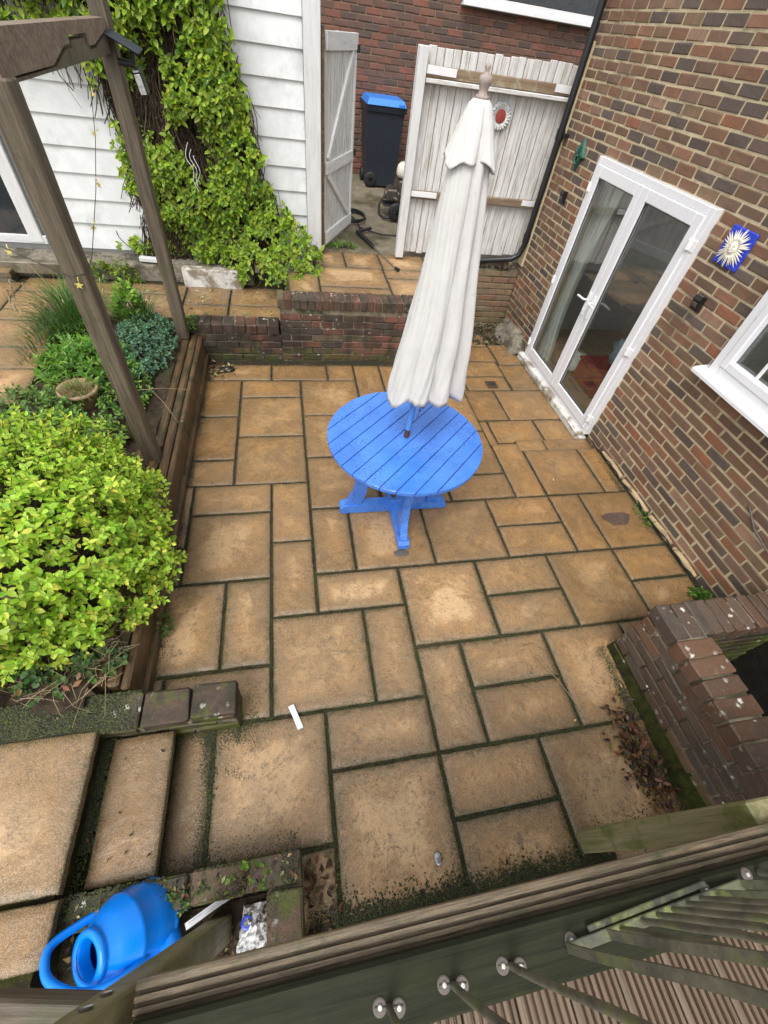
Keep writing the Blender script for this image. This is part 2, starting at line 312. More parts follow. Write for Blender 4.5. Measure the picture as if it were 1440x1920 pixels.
M['canblue']=mat_plain('blue_can_plastic',(.0,.20,.80),.28,.5,0,.03,.05)
M['caninside']=mat_plain('can_inside',(.0,.05,.22),.4)
M['bin']=mat_plain('dark_bin_plastic',(.016,.022,.034),.42,.5,0,.1,.2)
M['lid']=mat_plain('blue_bin_lid',(.03,.19,.62),.4,.5)
M['black']=mat_plain('black_plastic',(.012,.012,.014),.35,.5)
M['rubber']=mat_plain('black_rubber',(.014,.014,.014),.6,.4)
M['metal']=mat_plain('galvanised_steel',(.4,.4,.42),.4,.5,.9)
M['screw']=mat_plain('bright_screw',(.6,.6,.58),.45,.5,.6)
M['washer']=mat_plain('aged_washer',(.13,.11,.10),.6,.4,.3)
M['balusters']=mat_noise('algae_on_black_metal',(.050,.047,.038),(.115,.105,.070),16,.5,.5,120,.002,(.10,.115,.035),7,(.52,.68),.5)
M['algaebar']=mat_noise('lichen_on_metal',(.05,.052,.04),(.11,.115,.065),18,.5,.5,120,.002,(.17,.18,.06),14,(.50,.62),.5)
M['pump']=mat_plain('pump_metal',(.16,.14,.12),.4,.5,.7,.3)
M['cream']=mat_plain('cream_plastic',(.6,.57,.48),.4)
M['curtain']=mat_noise('curtain_cloth',(.66,.72,.67),(.74,.79,.74),4,.9,.2,80,.002)
M['room']=mat_plain('room_wall',(.5,.5,.48),.8)
M['carpet']=mat_noise('room_carpet',(.30,.24,.17),(.36,.29,.21),8,.95,.5,200,.004)
M['redcloth']=mat_noise('red_cloth',(.22,.035,.03),(.30,.05,.045),8,.8,.4,90)
M['navy']=mat_noise('navy_cloth',(.008,.014,.05),(.014,.025,.08),9,.9,.5,60,.01)
M['bluecloth']=mat_noise('pale_blue_cloth',(.30,.42,.50),(.38,.50,.58),5,.9,.5,40,.01)
M['plaqueblue']=mat_plain('cobalt_glaze',(.03,.06,.55),.25)
M['plaquewhite']=mat_noise('ivory_ceramic',(.66,.62,.52),(.76,.73,.64),25,.5,.4,90,.003)
M['green']=mat_noise('green_patina',(.012,.055,.040),(.03,.11,.075),30,.5,.7,80,.006)
M['silver']=mat_noise('silver_plaque_paint',(.30,.32,.33),(.62,.63,.62),45,.4,.6,80,.004)
M['terracotta']=mat_noise('pale_terracotta',(.36,.23,.13),(.46,.32,.20),14,.8,.4,80,.003,(.2,.16,.1),5)
M['dirtywhite']=mat_noise('crumpled_foil_plastic',(.45,.45,.45),(.75,.75,.75),30,.35,.8,50,.01,(.10,.08,.07),9,(.5,.58))
M['paper']=mat_plain('white_litter',(.75,.76,.78),.3)
M['clay']=mat_noise('clay_strip',(.36,.26,.14),(.46,.35,.21),10,.85,.6,60,.005,(.12,.09,.05),4)
M['leaf']=mat_leaf('leaf_bright',.42)
M['leafd']=mat_leaf('leaf_matte',.22,.55)
M['stem']=mat_noise('brown_stems',(.055,.035,.022),(.13,.09,.058),12,.85,.3,80,.002)
M['thatch']=mat_noise('dark_thatch',(.022,.016,.010),(.075,.050,.030),12,.9,.3,80,.002)
M['straw']=mat_noise('dry_stalks',(.20,.14,.08),(.36,.28,.17),12,.8,.2,80,.002)
M['deadleaf']=mat_leaf('dead_leaf',.1,.6)
M['star']=mat_plain('yellow_star_plastic',(.62,.50,.14),.35)
M['glassdark']=mat_plain('dark_window_glass',(.02,.025,.03),.05,.8)
def mat_glass():
    s=NB('window_glass'); N=s.N; gl=s.n('ShaderNodeBsdfGlossy'); gl.inputs['Roughness'].default_value=.02; gl.inputs[0].default_value=(1,1,1,1)
    tr=s.n('ShaderNodeBsdfTransparent'); tr.inputs[0].default_value=(.86,.87,.86,1); lw=s.n('ShaderNodeLayerWeight'); lw.inputs[0].default_value=.5
    mx=s.n('ShaderNodeMixShader'); s.wire(s.math('ADD',.07,s.math('MULTIPLY',s.math('POWER',lw.outputs['Facing'],3.2),.75)),mx.inputs[0]); s.wire(tr.outputs[0],mx.inputs[1]); s.wire(gl.outputs[0],mx.inputs[2]); s.wire(mx.outputs[0],N['Material Output'].inputs[0]); return s.m
M['glass']=mat_glass()
# ------------------------------------------------------------------ many alike pieces
def in_view(p,mg=60):
    q=proj(p); return q and -mg<q[0]<1440+mg and -mg<q[1]<1920+mg
def pieces(name,parent,variants,items,m,limit=300,restname=None,near=None):
    """items: (variant index, 4x4 matrix, area). the largest in view become objects, the rest one stuff mesh"""
    sc_=[]
    for i,(k,mt,ar) in enumerate(items):
        p=mt.translation; q=proj(p)
        sc_.append((ar/(q[2]**2) if in_view(p,40) else -1,i))
    sc_.sort(reverse=True); top=set(i for s_,i in sc_[:limit] if s_>0)
    for me in variants:
        if not me.materials: me.materials.append(m)
    pm=parent.matrix_world if parent is None else parent.matrix_local
    inv=pm.inverted() if parent is not None else Matrix()
    cache=[(np.array([v.co[:] for v in me.vertices]),[tuple(p.vertices) for p in me.polygons],[tuple(c.color[:3]) for c in me.color_attributes['tint'].data]) for me in variants]
    V=[];Fc=[];Cc=[]
    for i,(k,mt,ar) in enumerate(items):
        if i in top:
            o=bpy.data.objects.new(name,variants[k]); put(o,parent); o.matrix_local=inv@mt
        else:
            vs,fs,cs=cache[k]; A=np.array(inv@mt); b=sum(len(x) for x in V) if False else pieces.n
            V.append(vs@A[:3,:3].T+A[:3,3]); Fc+=[tuple(b+j for j in f) for f in fs]; Cc+=cs; pieces.n+=len(vs)
    pieces.n=0
    if V:
        me=bpy.data.meshes.new(restname or name); me.from_pydata(np.concatenate(V).tolist(),[],Fc)
        a=me.color_attributes.new('tint','FLOAT_COLOR','POINT'); a.data.foreach_set('color',np.array([(*c,1) for c in Cc],dtype=np.float32).ravel())
        me.materials.append(m); o=bpy.data.objects.new(restname or name,me); put(o,parent); o['kind']='stuff'
pieces.n=0
def brick_variants(name,pal,n=20,L=.215,Hh=.065,D=.05,ch=.006,wob=.0025):
    out=[]
    if pal is PAL_W: ch,wob=ch*1.1,.003
    for k in range(n):
        mb=MB(); c=random.choice(pal); f=U(.8,1.2); mb.col=tuple(x*f for x in c); mb.box((0,0,0),(1,1,1),None,.0)
        mb=MB(); mb.col=tuple(x*f for x in c); mb.box((0,0,0),(L,D,Hh),None,ch*U(.6,1.3))
        mb.v=[(x+U(-wob,wob),y+U(-wob,wob),z+U(-wob,wob)) for x,y,z in mb.v]; out.append(mb.mesh(name))
    return out
PAL_H=[(.25,.115,.065),(.22,.105,.062),(.27,.11,.058),(.20,.11,.064),(.17,.10,.068),(.125,.084,.066),(.20,.108,.064),(.30,.125,.062),(.29,.115,.06),(.22,.14,.08),(.10,.076,.066),(.25,.15,.10),(.19,.115,.07),(.24,.12,.075)]
PAL_F=[(.15,.068,.048),(.13,.065,.047),(.18,.066,.045),(.105,.060,.047),(.15,.078,.058),(.08,.052,.044),(.19,.078,.050)]
PAL_L=[(.13,.050,.033),(.10,.050,.036),(.055,.040,.032),(.16,.062,.042),(.045,.036,.031),(.12,.09,.052),(.17,.068,.046),(.07,.048,.036)]
PAL_P=[(.24,.17,.095),(.20,.145,.08),(.17,.13,.08),(.26,.17,.10),(.22,.12,.07)]
PAL_W=[(.100,.056,.034),(.078,.052,.036),(.120,.062,.037),(.065,.050,.040),(.15,.085,.056),(.10,.068,.050),(.08,.055,.040)]
def wall_bricks(parent,m,pal,org,udir,ndir,length,z0,ncourse,holes=(),L=.215,Hh=.065,J=.01,header_top=False,shift=0.,name='brick',limit=300,nv=20,D=.05,proud=.005,jit=.0015,ph=.075):
    """brick faces stand `proud` of the mortar plane through org with outward normal ndir"""
    org,u,n=Vector(org),Vector(udir).normalized(),Vector(ndir).normalized(); var=brick_variants(name,pal,nv,L,Hh,D)
    M3=Matrix((u,n*-1,Vector((0,0,1)))).transposed()
    if M3.determinant()<0: M3=Matrix((-u,n*-1,Vector((0,0,1)))).transposed()
    items=[]
    for c in range(ncourse):
        z=z0+c*ph+Hh/2+J/2; off=(c%2)*(L+J)/2+shift+(U(-.02,.02) if c%3==0 else 0); s=-off
        while s<length:
            a,b=max(s,0)+J/2*(s<=0),min(s+L,length); s+=L+J
            segs=[(a,b)]
            for h0,h1,hz0,hz1 in holes:
                if z+Hh/2>hz0+.01 and z-Hh/2<hz1-.01:
                    ns=[]
                    for a1,b1 in segs:
                        if b1<=h0 or a1>=h1: ns.append((a1,b1)); continue
                        if a1<h0: ns.append((a1,h0-.004))
                        if b1>h1: ns.append((h1+.004,b1))
                    segs=ns
            for a1,b1 in segs:
                if b1-a1<.03: continue
                sx=(b1-a1)/L; p=org+u*((a1+b1)/2)+n*(proud-D/2+U(-jit,jit)*1.5); p.z=z+U(-jit,jit)
                rot=Matrix.Rotation(U(-.006,.006),3,'Y'); A=(M3@rot).to_4x4()@Matrix.Diagonal((sx,1,1,1)); A.translation=p
                items.append((random.randrange(nv),A,L*sx*Hh))
    pieces(name,parent,var,items,m,limit,'brickwork')
def coping(parent,m,pal,org,udir,length,depthdir,depth,ztop,hh=.10,t=.065,J=.012,name='brick'):
    """bricks on edge across a wall top"""
    org,u,d=Vector(org),Vector(udir).normalized(),Vector(depthdir).normalized(); var=brick_variants('coping_brick',pal,12,t,hh,depth,.006)
    for me in var: me.name='brick'
    n=int(length/(t+J)); st=length/n; M3=Matrix((u,d,Vector((0,0,1)))).transposed()
    if M3.determinant()<0: M3=Matrix((-u,d,Vector((0,0,1)))).transposed()
    items=[]
    for i in range(n):
        p=org+u*(st*(i+.5))+d*(depth/2+U(-.005,.005)); p.z=ztop-hh/2+U(-.004,.004)
        A=(M3@Matrix.Rotation(U(-.02,.02),3,'Z')).to_4x4()@Matrix.Diagonal(((st-J)/t,1,1,1)); A.translation=p; items.append((random.randrange(12),A,t*depth))
    pieces(name,parent,var,items,m)
# ================================================================== SETTING
def struct(o): o['kind']='structure'; return o
def slabxy(k,j): return .065+.3008*k, .4056+.3068*j
g=MB(); g.add([(-40,-40,-.9),(40,-40,-.9),(40,40,-.9),(-40,40,-.9)],[(0,1,2,3)]); struct(g.build('ground',M['ground']))
patio=bpy.data.objects.new('patio',None); C.objects.link(patio); struct(patio); patio['label']='riven sandstone patio of random rectangular slabs with mossy joints'
def bed(name,parent,x0,x1,y0,y1,z0,z1,m='joint',ch=.0): return MB().box(((x0+x1)/2,(y0+y1)/2,(z0+z1)/2),(x1-x0,y1-y0,z1-z0),None,.001).build(name,M[m],parent)
for a in ((-1.02,2.02,-3,2.93,-.4,-.014),(2.02,3.10,.80,2.85,-.4,-.0145),(-1.02,1.88,2.93,4.52,-.4,-.0135),(1.88,3.10,2.93,5.72,-.4,-.116)):
    bed('joint_bed',patio,*a)
def make_slab(parent,x0,x1,y0,y1,z,wet=0.,stain=0.,th=.03,gap=.0065,tilt=.0):
    """one riven slab: relief grid top, ragged edge, sides; the tint attribute holds the distance to the edge"""
    gap*=U(.75,1.35); lx,ly=(x1-x0)-gap*2,(y1-y0)-gap*2; mx_,my_=max(3,int(lx/.035)),max(3,int(ly/.035)); seed=Vector((U(0,90),U(0,90),U(0,90)))
    xs=[0,.006]+[.006+(lx-.012)*i/mx_ for i in range(1,mx_)]+[lx-.006,lx]; ys=[0,.006]+[.006+(ly-.012)*i/my_ for i in range(1,my_)]+[ly-.006,ly]
    nx,ny=len(xs)-1,len(ys)-1; vs=[]; ed=[]
    def hgt(x,y):
        a=mnoise.noise(Vector((x*3.5,y*3.5,0))+seed); t=math.floor(a*5)/5*.005; return t+mnoise.noise(Vector((x*14,y*14,5))+seed)*.0016
    tx,ty=U(-1,1)*.006+tilt,U(-1,1)*.006
    for j in range(ny+1):
        for i in range(nx+1):
            x,y=xs[i]-lx/2,ys[j]-ly/2; e=(i in(0,nx))or(j in(0,ny))
            k1=mnoise.noise(Vector((x*16,y*16,9))+seed)*.006+mnoise.noise(Vector((x*60,y*60,9))+seed)*.003; k2=mnoise.noise(Vector((x*16,y*16,19))+seed)*.006+mnoise.noise(Vector((x*60,y*60,29))+seed)*.003
            px_,py_=x,y
            if i<=1: px_+=abs(k1)
            if i>=nx-1: px_-=abs(k1)
            if j<=1: py_+=abs(k2)
            if j>=ny-1: py_-=abs(k2)
            vs.append((px_,py_,hgt(x,y)+tx*x+ty*y-(.0055 if e else 0))); ed.append(min(xs[i],lx-xs[i],ys[j],ly-ys[j]))
    fs=[(j*(nx+1)+i,j*(nx+1)+i+1,(j+1)*(nx+1)+i+1,(j+1)*(nx+1)+i) for j in range(ny) for i in range(nx)]
    ring=[i for i in range(nx+1)]+[(j+1)*(nx+1)-1 for j in range(1,ny+1)]+[ny*(nx+1)+i for i in range(nx-1,-1,-1)]+[j*(nx+1) for j in range(ny-1,0,-1)]
    b=len(vs)
    for r_ in ring: x,y,zz=vs[r_]; vs.append((x*1.004,y*1.004,-th)); ed.append(0)
    n=len(ring); fs+=[(ring[i],b+i,b+(i+1)%n,ring[(i+1)%n]) for i in range(n)]
    mb=MB(); mb.add(vs,fs,False); mb.c=[(e_,e_,e_) for e_ in ed]; me=mb.mesh('slab'); me.materials.append(M['slab'])
    me.polygons.foreach_set('use_smooth',[i<nx*ny for i in range(len(me.polygons))])
    o=bpy.data.objects.new('slab',me); put(o,parent); o.location=((x0+x1)/2,(y0+y1)/2,z); o.color=(wet,stain,rnd(),1); return o
TILES=[(-1,1,1,3),(1,1,2,3),(0,3,2,4),(-1,3,0,5),(-1,5,0,7),(0,4,1,6),(1,4,3,6),(3,4,5,6),(2,2,4,4),(4,3,6,4),(4,2,6,3),(6,2,8,4),(2,0,3,2),(3,1,5,2),(3,0,5,1),
 (5,0,7,2),(7,1.3,9.72,2),(0,0,2,1),(0,-2,2,0),(2,-1,4,0),(2,-2,4,-1),(4,-2,6.4,0),(-2,-1,0,1),(-2.67,-1,-2,1),(-3,1,-1,2),(-3.45,1,-3,2),(-2,2,-1,4),(-3.45,2,-2,4),(-3,4,-1,6),(-3,6,-1,7),
 (-3.45,4,-3,5),(-3.45,5,-3,7),(-2,7,0,9),(-2,9,0,11),(-2,11,0,12),(-3.4,10,-2,12),(-3.4,8,-2,10),(-3.4,7,-2,8),(-3.3,12,-1,13),(-1,12,1,13),(1,12,2,13),(2,11,3,13),(3,11,5,13),(5,12,6,13),
 (0,10,2,12),(0,8,2,10),(0,6,2,8),(2,9,4,11),(4,9,6,12),(2,7,3,9),(3,7,4,9),(2,6,4,7),(4,7,6,9),(4,6,6,7),(6,6,7,8.35),(7,6,9,8),(9,6,9.75,8),(5,5,7,6),(5,4,7,5),(7,4,8,6),(8,4,9.72,6),
 (8,3,9.72,4),(8,2,9.72,3),(-1,-2.6,0,-1),(0,-3.2,2,-2),(2,-3.2,4,-2),(4,-3.2,6,-2),(-2,-2.6,-1,-1)]
for k0,j0,k1,j1 in TILES:
    x0,y0=slabxy(k0,j0); x1,y1=slabxy(k1,j1); cx,cy=(x0+x1)/2,(y0+y1)/2
    wet=min(1,max(0,(cy-1.0)/1.8))*.85+min(1,max(0,(cx-1.2)/1.2))*.5; wet=min(1,wet)*U(.75,1)
    stain=.15+.5*rnd()*(cy<2)
    if (k0,j0)==(4,-2): stain=1.15
    if (k0,j0)in((-3.45,2),): stain=1.0
    if (k0,j0)in((0,-2),(5,0),(-2,2)): stain=.85
    if cx<-.8: stain=max(stain,.8)
    if cy<.2: stain=max(stain,U(.9,1.2))
    make_slab(patio,x0,x1,y0,y1,0,wet,stain)
for x0,x1,y0,y1,st in ((1.9,2.31,3.46,4.03,.5),(2.31,2.96,3.46,4.03,.3),(2.03,2.575,2.99,3.46,.3),(2.575,2.96,2.99,3.46,.3),(1.9,2.03,2.99,3.46,.3),(2.0,2.56,4.03,4.33,.4),(1.9,2.0,4.03,4.7,.4),(2.0,2.575,4.33,4.68,.3),(1.9,2.6,4.68,5.06,.5),(2.57,2.95,4.03,4.6,.7),(2.60,2.95,4.6,5.12,1.5),(1.9,2.6,5.06,5.4,1.2)):
    o=make_slab(patio,x0,x1,y0,y1,-.1,.85,st)
for x0,x1 in ((2.17,2.48),(2.48,2.99)): make_slab(patio,x0,x1,2.868,3.05,-.03,.8,.3,.06,.005)
bed('riser_bed',patio,2.0,3.0,2.85,3.03,-.116,-.05)
# paths, terraces
lp=bpy.data.objects.new('lower_path',None); C.objects.link(lp); struct(lp)
bed('path_bed',lp,-4.6,.32,4.70,6.0,-.4,.342); bed('path_bed',lp,-4.6,-2.2,-.4+3.2,4.70,-.4,.343)
for x0,x1,y0,y1 in ((-.66,.30,4.70,5.02),(-1.15,-.66,4.70,5.02),(-1.75,-1.15,4.70,5.25),(-.66,-.1,5.02,5.5),(-.1,.30,5.02,5.5),(-1.15,-.66,5.02,5.5),(-2.2,-1.75,4.70,5.5),
  (-2.80,-2.24,4.56,5.2),(-3.4,-2.80,4.7,5.4),(-3.4,-2.80,4.05,4.7),(-2.8,-2.2,4.06,4.56),(-3.0,-2.15,3.70,4.06),(-3.0,-2.12,3.2,3.70),(-3.6,-3.0,3.2,4.05),(-2.8,-2.24,5.2,5.55),(-4.2,-3.4,4.05,5.4),(-1.75,-1.15,5.25,5.5)):
    make_slab(lp,x0,x1,y0,y1,.36,.45,.2)
up=bpy.data.objects.new('upper_path',None); C.objects.link(up); struct(up)
bed('path_bed',up,.32,1.98,4.70,6.03,-.4,.617); bed('path_bed',up,1.98,3.03,5.76,6.03,-.4,.616); bed('path_bed',up,-.02,.32,4.70,5.3,-.4,.6165)
for x0,x1,y0,y1 in ((-.02,.68,4.72,5.30),(.34,.70,5.52,6.03),(.70,1.15,5.52,6.03),(1.15,1.75,5.52,6.03),(.34,1.14,4.95,5.52),(1.14,1.75,5.24,5.52),(1.14,1.98,4.72,5.24),(.68,1.14,4.72,4.95),(1.75,1.98,5.24,6.03)):
    if (x0,y0)==(-.02,4.72): x1,y1,x0=.34,5.3,.0
    if (x0,y0)==(.68,4.72): x0=.34
    o=make_slab(up,x0,x1,y0,y1,.636,.25,.0,gap=.006)
mb=MB(); mb.add([(.3,6.02,.628),(3.3,6.02,.628),(3.3,9.2,.86),(.3,9.2,.86),(.3,6.02,-.4),(3.3,6.02,-.4)],[(0,1,2,3),(4,5,1,0)]); al=struct(mb.build('alley_floor',M['concrete']))
# garden bed
bedo=MB(); nx,ny=26,60; vs=[]
for j in range(ny+1):
    for i in range(nx+1):
        x=-2.45+1.36*i/nx; y=.80+3.92*j/ny; vs.append((x,y,.30+.05*mnoise.noise(Vector((x*3,y*3,1)))+.02*mnoise.noise(Vector((x*15,y*15,1)))))
bedo.add(vs,[(j*(nx+1)+i,j*(nx+1)+i+1,(j+1)*(nx+1)+i+1,(j+1)*(nx+1)+i) for j in range(ny) for i in range(nx)],True)
bo=bedo.build('garden_bed',M['soil']); struct(bo)
# ================================================================== HOUSE
HX=3.05
house=thing('brick_house','multicoloured brick house wall with white glazed double doors and a window','house',(HX,2.5,0))
inv=house.matrix_local.inverted() if False else None
def shift(parent,o):  # children are written in world coordinates
    o.matrix_local=Matrix.Translation(-Vector(parent.location))@o.matrix_local; return o
def P0(name,label,cat,group=None): return thing(name,label,cat,(0,0,0),0,group)
house.location=(0,0,0)
DY0,DY1,DZ0,DZ1=3.09,4.76,-.12,2.0
WY0,WY1,WZ0,WZ1=.75,2.36,1.19,2.35
def wallrect(mb,X,y0,y1,z0,z1,t=.1): mb.box((X+t/2,(y0+y1)/2,(z0+z1)/2),(t,y1-y0,z1-z0),None,.0005)
mb=MB(); 
for y0,y1,z0,z1 in ((-1.5,WY0,-.9,3.6),(WY0,WY1,-.9,WZ0),(WY0,WY1,WZ1,3.6),(WY1,DY0,-.9,3.6),(DY0,DY1,DZ1,3.6),(DY0,DY1,-.9,-.1),(DY1,5.78,-.9,3.6)): wallrect(mb,HX,y0,y1,z0,z1)
mb.box((HX+.6,5.75,1.3),(1.0,.06,4.4),None,.0005)
mb.build('mortar',M['mortar'],house)
wall_bricks(house,M['brick_house'],PAL_H,(HX,5.78,0),(0,-1,0),(-1,0,0),7.2,-.775,58,[(5.78-DY1,5.78-DY0,DZ0,DZ1),(5.78-WY1,5.78-WY0,WZ0,WZ1)],nv=40,J=.0125,L=.2125,Hh=.0625)
MB().box((HX+1.9,2.6,3.62),(4,6.4,.06),None,.001).build('eaves_board',M['oldwood'],house)
def part(name,parent): 
    o=bpy.data.objects.new(name,None); o.empty_display_size=.05; put(o,parent); return o
# door frame
X0=2.985
fr=MB(); W_=.055
for a,b in (((X0+.04,DY1-W_/2,-.02),(X0+.04,DY1-W_/2,DZ1)),((X0+.04,DY0+W_/2,-.02),(X0+.04,DY0+W_/2,DZ1))): fr.bar(a,b,W_,.08,(1,0,0),.004)
fr.bar((X0+.04,DY0+W_,DZ1-W_/2),(X0+.04,DY1-W_,DZ1-W_/2),.0795,W_,(0,0,1),.004); fr.bar((X0+.04,DY0+W_,.0),(X0+.04,DY1-W_,.0),.0795,.05,(0,0,1),.004)
dfr=fr.build('door_frame',M['upvc'],house)
MY=(DY0+DY1)/2
for s,(y0,y1) in enumerate(((DY0+W_-.005,MY-.003),(MY+.003,DY1-W_+.005))):
    lf=MB(); wd=.085; xx=X0+.012
    lf.bar((xx,y0+wd/2,.03),(xx,y0+wd/2,1.945),wd,.05,(1,0,0),.006); lf.bar((xx,y1-wd/2,.03),(xx,y1-wd/2,1.945),wd,.05,(1,0,0),.006)
    lf.bar((xx,y0+wd,1.90),(xx,y1-wd,1.90),.0495,.089,(0,0,1),.006); lf.bar((xx,y0+wd,.08),(xx,y1-wd,.08),.0495,.099,(0,0,1),.006)
    leaf=lf.build('door_leaf',M['upvc'],house)
    b=MB(); gz=.009
    for a_,b_ in (((y0+wd+.006,.135),(y0+wd+.006,1.85)),((y1-wd-.006,.135),(y1-wd-.006,1.85)),((y0+wd,.137),(y1-wd,.137)),((y0+wd,1.852),(y1-wd,1.852))): b.bar((xx-.006,*a_),(xx-.006,*b_),gz,gz,(1,0,0),.001)
    b.build('seal',M['black'],leaf)
    MB().box((xx+.008,(y0+y1)/2,.99),(.006,y1-y0-2*wd+.01,1.74),None,.0005).build('pane',M['glass'],leaf)
    hy=MY+(-.045 if s==0 else .045); hb=MB(); hb.box((xx-.032,hy,.96),(.014,.032,.22),None,.005); hb.tube([(xx-.035,hy,1.0),(xx-.075,hy,1.0),(xx-.08,hy+(.02 if s else -.02),1.0),(xx-.08,hy+(.12 if s else -.12),.995)],.010,8); hb.tube([(xx-.036,hy,.90),(xx-.046,hy,.90)],.009,8)
    hb.build('handle',M['newwhite'],leaf)
    for zz in (.16,.90,1.76):
        yy=DY1-.045 if s else DY0+.045; hh=MB(); hh.tube([(X0-.012,yy,zz-.03),(X0-.012,yy,zz+.03)],.02,12); hh.box((X0+.002,yy+(.03 if s else -.03),zz),(.016,.045,.075),None,.006); hh.build('hinge',M['newwhite'],leaf)
sill=MB(); sill.box((2.965,(DY0+DY1)/2,-.065),(.075,DY1-DY0+.1,.085),None,.012); sill.v=[(x+U(-.004,.004),y,z+U(-.004,.004)) for x,y,z in sill.v]; sill.build('door_step',M['whiterender'],house)
one('corner_render_patch',M['mortar'],house,(3.04,5.72,1.7),(.03,.14,2.0),None,.006)
# window
win=MB()
fx=HX-.018; fw=.07
for a,b,u_ in (((fx,WY1-fw/2,WZ0),(fx,WY1-fw/2,WZ1),(1,0,0)),((fx,WY0+fw/2,WZ0),(fx,WY0+fw/2,WZ1),(1,0,0))): win.bar(a,b,fw,.07,u_,.006)
win.bar((fx,WY0+fw,WZ0+fw/2),(fx,WY1-fw,WZ0+fw/2),.0695,fw,(0,0,1),.006); win.bar((fx,WY0+fw,WZ1-fw/2),(fx,WY1-fw,WZ1-fw/2),.0695,fw,(0,0,1),.006)
wf=win.build('window_frame',M['upvc'],house)
sash=MB()
for y0,y1 in ((WY1-fw-.72,WY1-fw+.004),(WY0+fw-.004,WY1-fw-.74)):
    for a,b in (((fx-.012,y0+.03,WZ0+fw),(fx-.012,y0+.03,WZ1-fw)),((fx-.012,y1-.03,WZ0+fw),(fx-.012,y1-.03,WZ1-fw))): sash.bar(a,b,.06,.06,(1,0,0),.008)
    sash.bar((fx-.012,y0+.06,WZ0+fw+.03),(fx-.012,y1-.06,WZ0+fw+.03),.0595,.06,(0,0,1),.008); sash.bar((fx-.012,y0+.06,WZ1-fw-.03),(fx-.012,y1-.06,WZ1-fw-.03),.0595,.06,(0,0,1),.008)
sash.build('sash',M['upvc'],wf)
MB().box((fx+.01,(WY0+WY1)/2,(WZ0+WZ1)/2),(.006,WY1-WY0-.1,WZ1-WZ0-.1),None,.0005).build('pane',M['glass'],wf)
gb=MB(); gb.bar((fx+.001,WY1-fw-.26,WZ0+fw),(fx+.001,WY1-fw-.26,WZ1-fw),.022,.012,(1,0,0),.002); gb.bar((fx+.002,WY1-fw-.66,WZ0+.55),(fx+.002,WY1-fw-.06,WZ0+.55),.012,.022,(0,0,1),.002); gb.build('glazing_bar',M['newwhite'],wf)
sl_=MB(); sl_.prism([(0,0),(.15,0),(.15,.022),(.13,.035),(0,.05)],WY1-WY0+.1,Matrix(((-1,0,0),(0,0,1),(0,1,0))).to_3x3(),(HX+.02,WY0-.05,WZ0-.035)); sl_.build('window_sill',M['newwhite'],house)
# rooms behind the glass (open box seen through the panes; gap above far wall added to let sky light in)
rm=MB(); 
for c,d in (((4.6,3.9,2.45),(3.0,3.4,.04)),((6.1,3.9,.45),(.04,3.4,1.2)),((4.6,5.55,1.15),(3.0,.04,2.6)),((4.6,2.45,1.15),(3.0,.04,2.6)),((4.6,1.6,2.45),(3.0,1.66,.04)),((6.1,1.5,1.7),(.04,1.9,1.5)),((4.6,.6,1.7),(3.0,.04,1.5)),((4.6,1.5,.9),(3.0,1.9,.04))): rm.box(c,d,None,.0005)
rm.build('interior_walls',M['room'],house); one('interior_floor',M['carpet'],house,(4.6,3.9,-.06),(2.99,3.2,.04))
cu=MB()
def curtain(mb,y0,y1,x,z0,z1,gather=0):
    n=50; vs=[]
    for j in range(13):
        t=j/12; z=z0+(z1-z0)*t
        for i in range(n+1):
            s=i/n; yy=y0+(y1-y0)*s*(1-gather*math.sin(PI*min(1,t*1.2))*.5); vs.append((x+.03*math.sin(s*42+1.5*t)+.012*math.sin(s*97),yy,z))
    mb.add(vs,[(j*(n+1)+i,j*(n+1)+i+1,(j+1)*(n+1)+i+1,(j+1)*(n+1)+i) for j in range(12) for i in range(n)],True)
curtain(cu,5.02,4.50,3.22,-.02,1.98,.5); c1=cu.build('curtain',M['curtain']); tag(c1,'pale grey-green curtain hanging behind the far glass door leaf','curtain')
cu=MB(); curtain(cu,3.06,3.24,3.14,-.02,1.98,.3); c1=cu.build('curtain',M['curtain']); tag(c1,'narrow cream curtain edge behind the near glass door leaf','curtain')
def blob(name,m,c,d,label,cat,amp=.25,seed=0):
    mb=MB(); n,k=22,12; vs=[]
    for j in range(k+1):
        ph=PI*j/k
        for i in range(n):
            a=2*PI*i/n; v=Vector((math.sin(ph)*math.cos(a),math.sin(ph)*math.sin(a),math.cos(ph))); r=1+amp*mnoise.noise(v*2.2+Vector((seed,0,0))); vs.append((c[0]+v.x*d[0]*r,c[1]+v.y*d[1]*r,max(c[2]+v.z*d[2]*r,c[2]-d[2]*.6)))
    mb.add(vs,[(j*n+i,j*n+(i+1)%n,(j+1)*n+(i+1)%n,(j+1)*n+i) for j in range(k) for i in range(n)],True)
    return tag(mb.build(name,m),label,cat)
rb=P0('storage_box','dark red box with a lid standing on the floor inside the glass door','box')
one('body',M['redcloth'],rb,(3.62,3.98,.10),(.42,.5,.24),None,.02); one('lid',M['redcloth'],rb,(3.62,3.98,.235),(.44,.52,.025),None,.008)
blob('blanket',M['redcloth'],(3.85,3.55,.22),(.3,.28,.24),'dark red blanket heaped indoors beside the near door leaf','blanket',.4,3)
blob('coat',M['navy'],(3.95,3.62,.62),(.33,.30,.42),'navy coat heaped on the red blanket indoors','coat',.45,5)
blob('towel',M['bluecloth'],(3.72,3.86,.42),(.14,.22,.20),'pale blue towel bundled against the navy coat indoors','towel',.5,8)
blob('floor_cushion',M['curtain'],(3.5,4.42,.06),(.16,.2,.13),'pale cushion on the floor behind the far door leaf','cushion',.3,9)
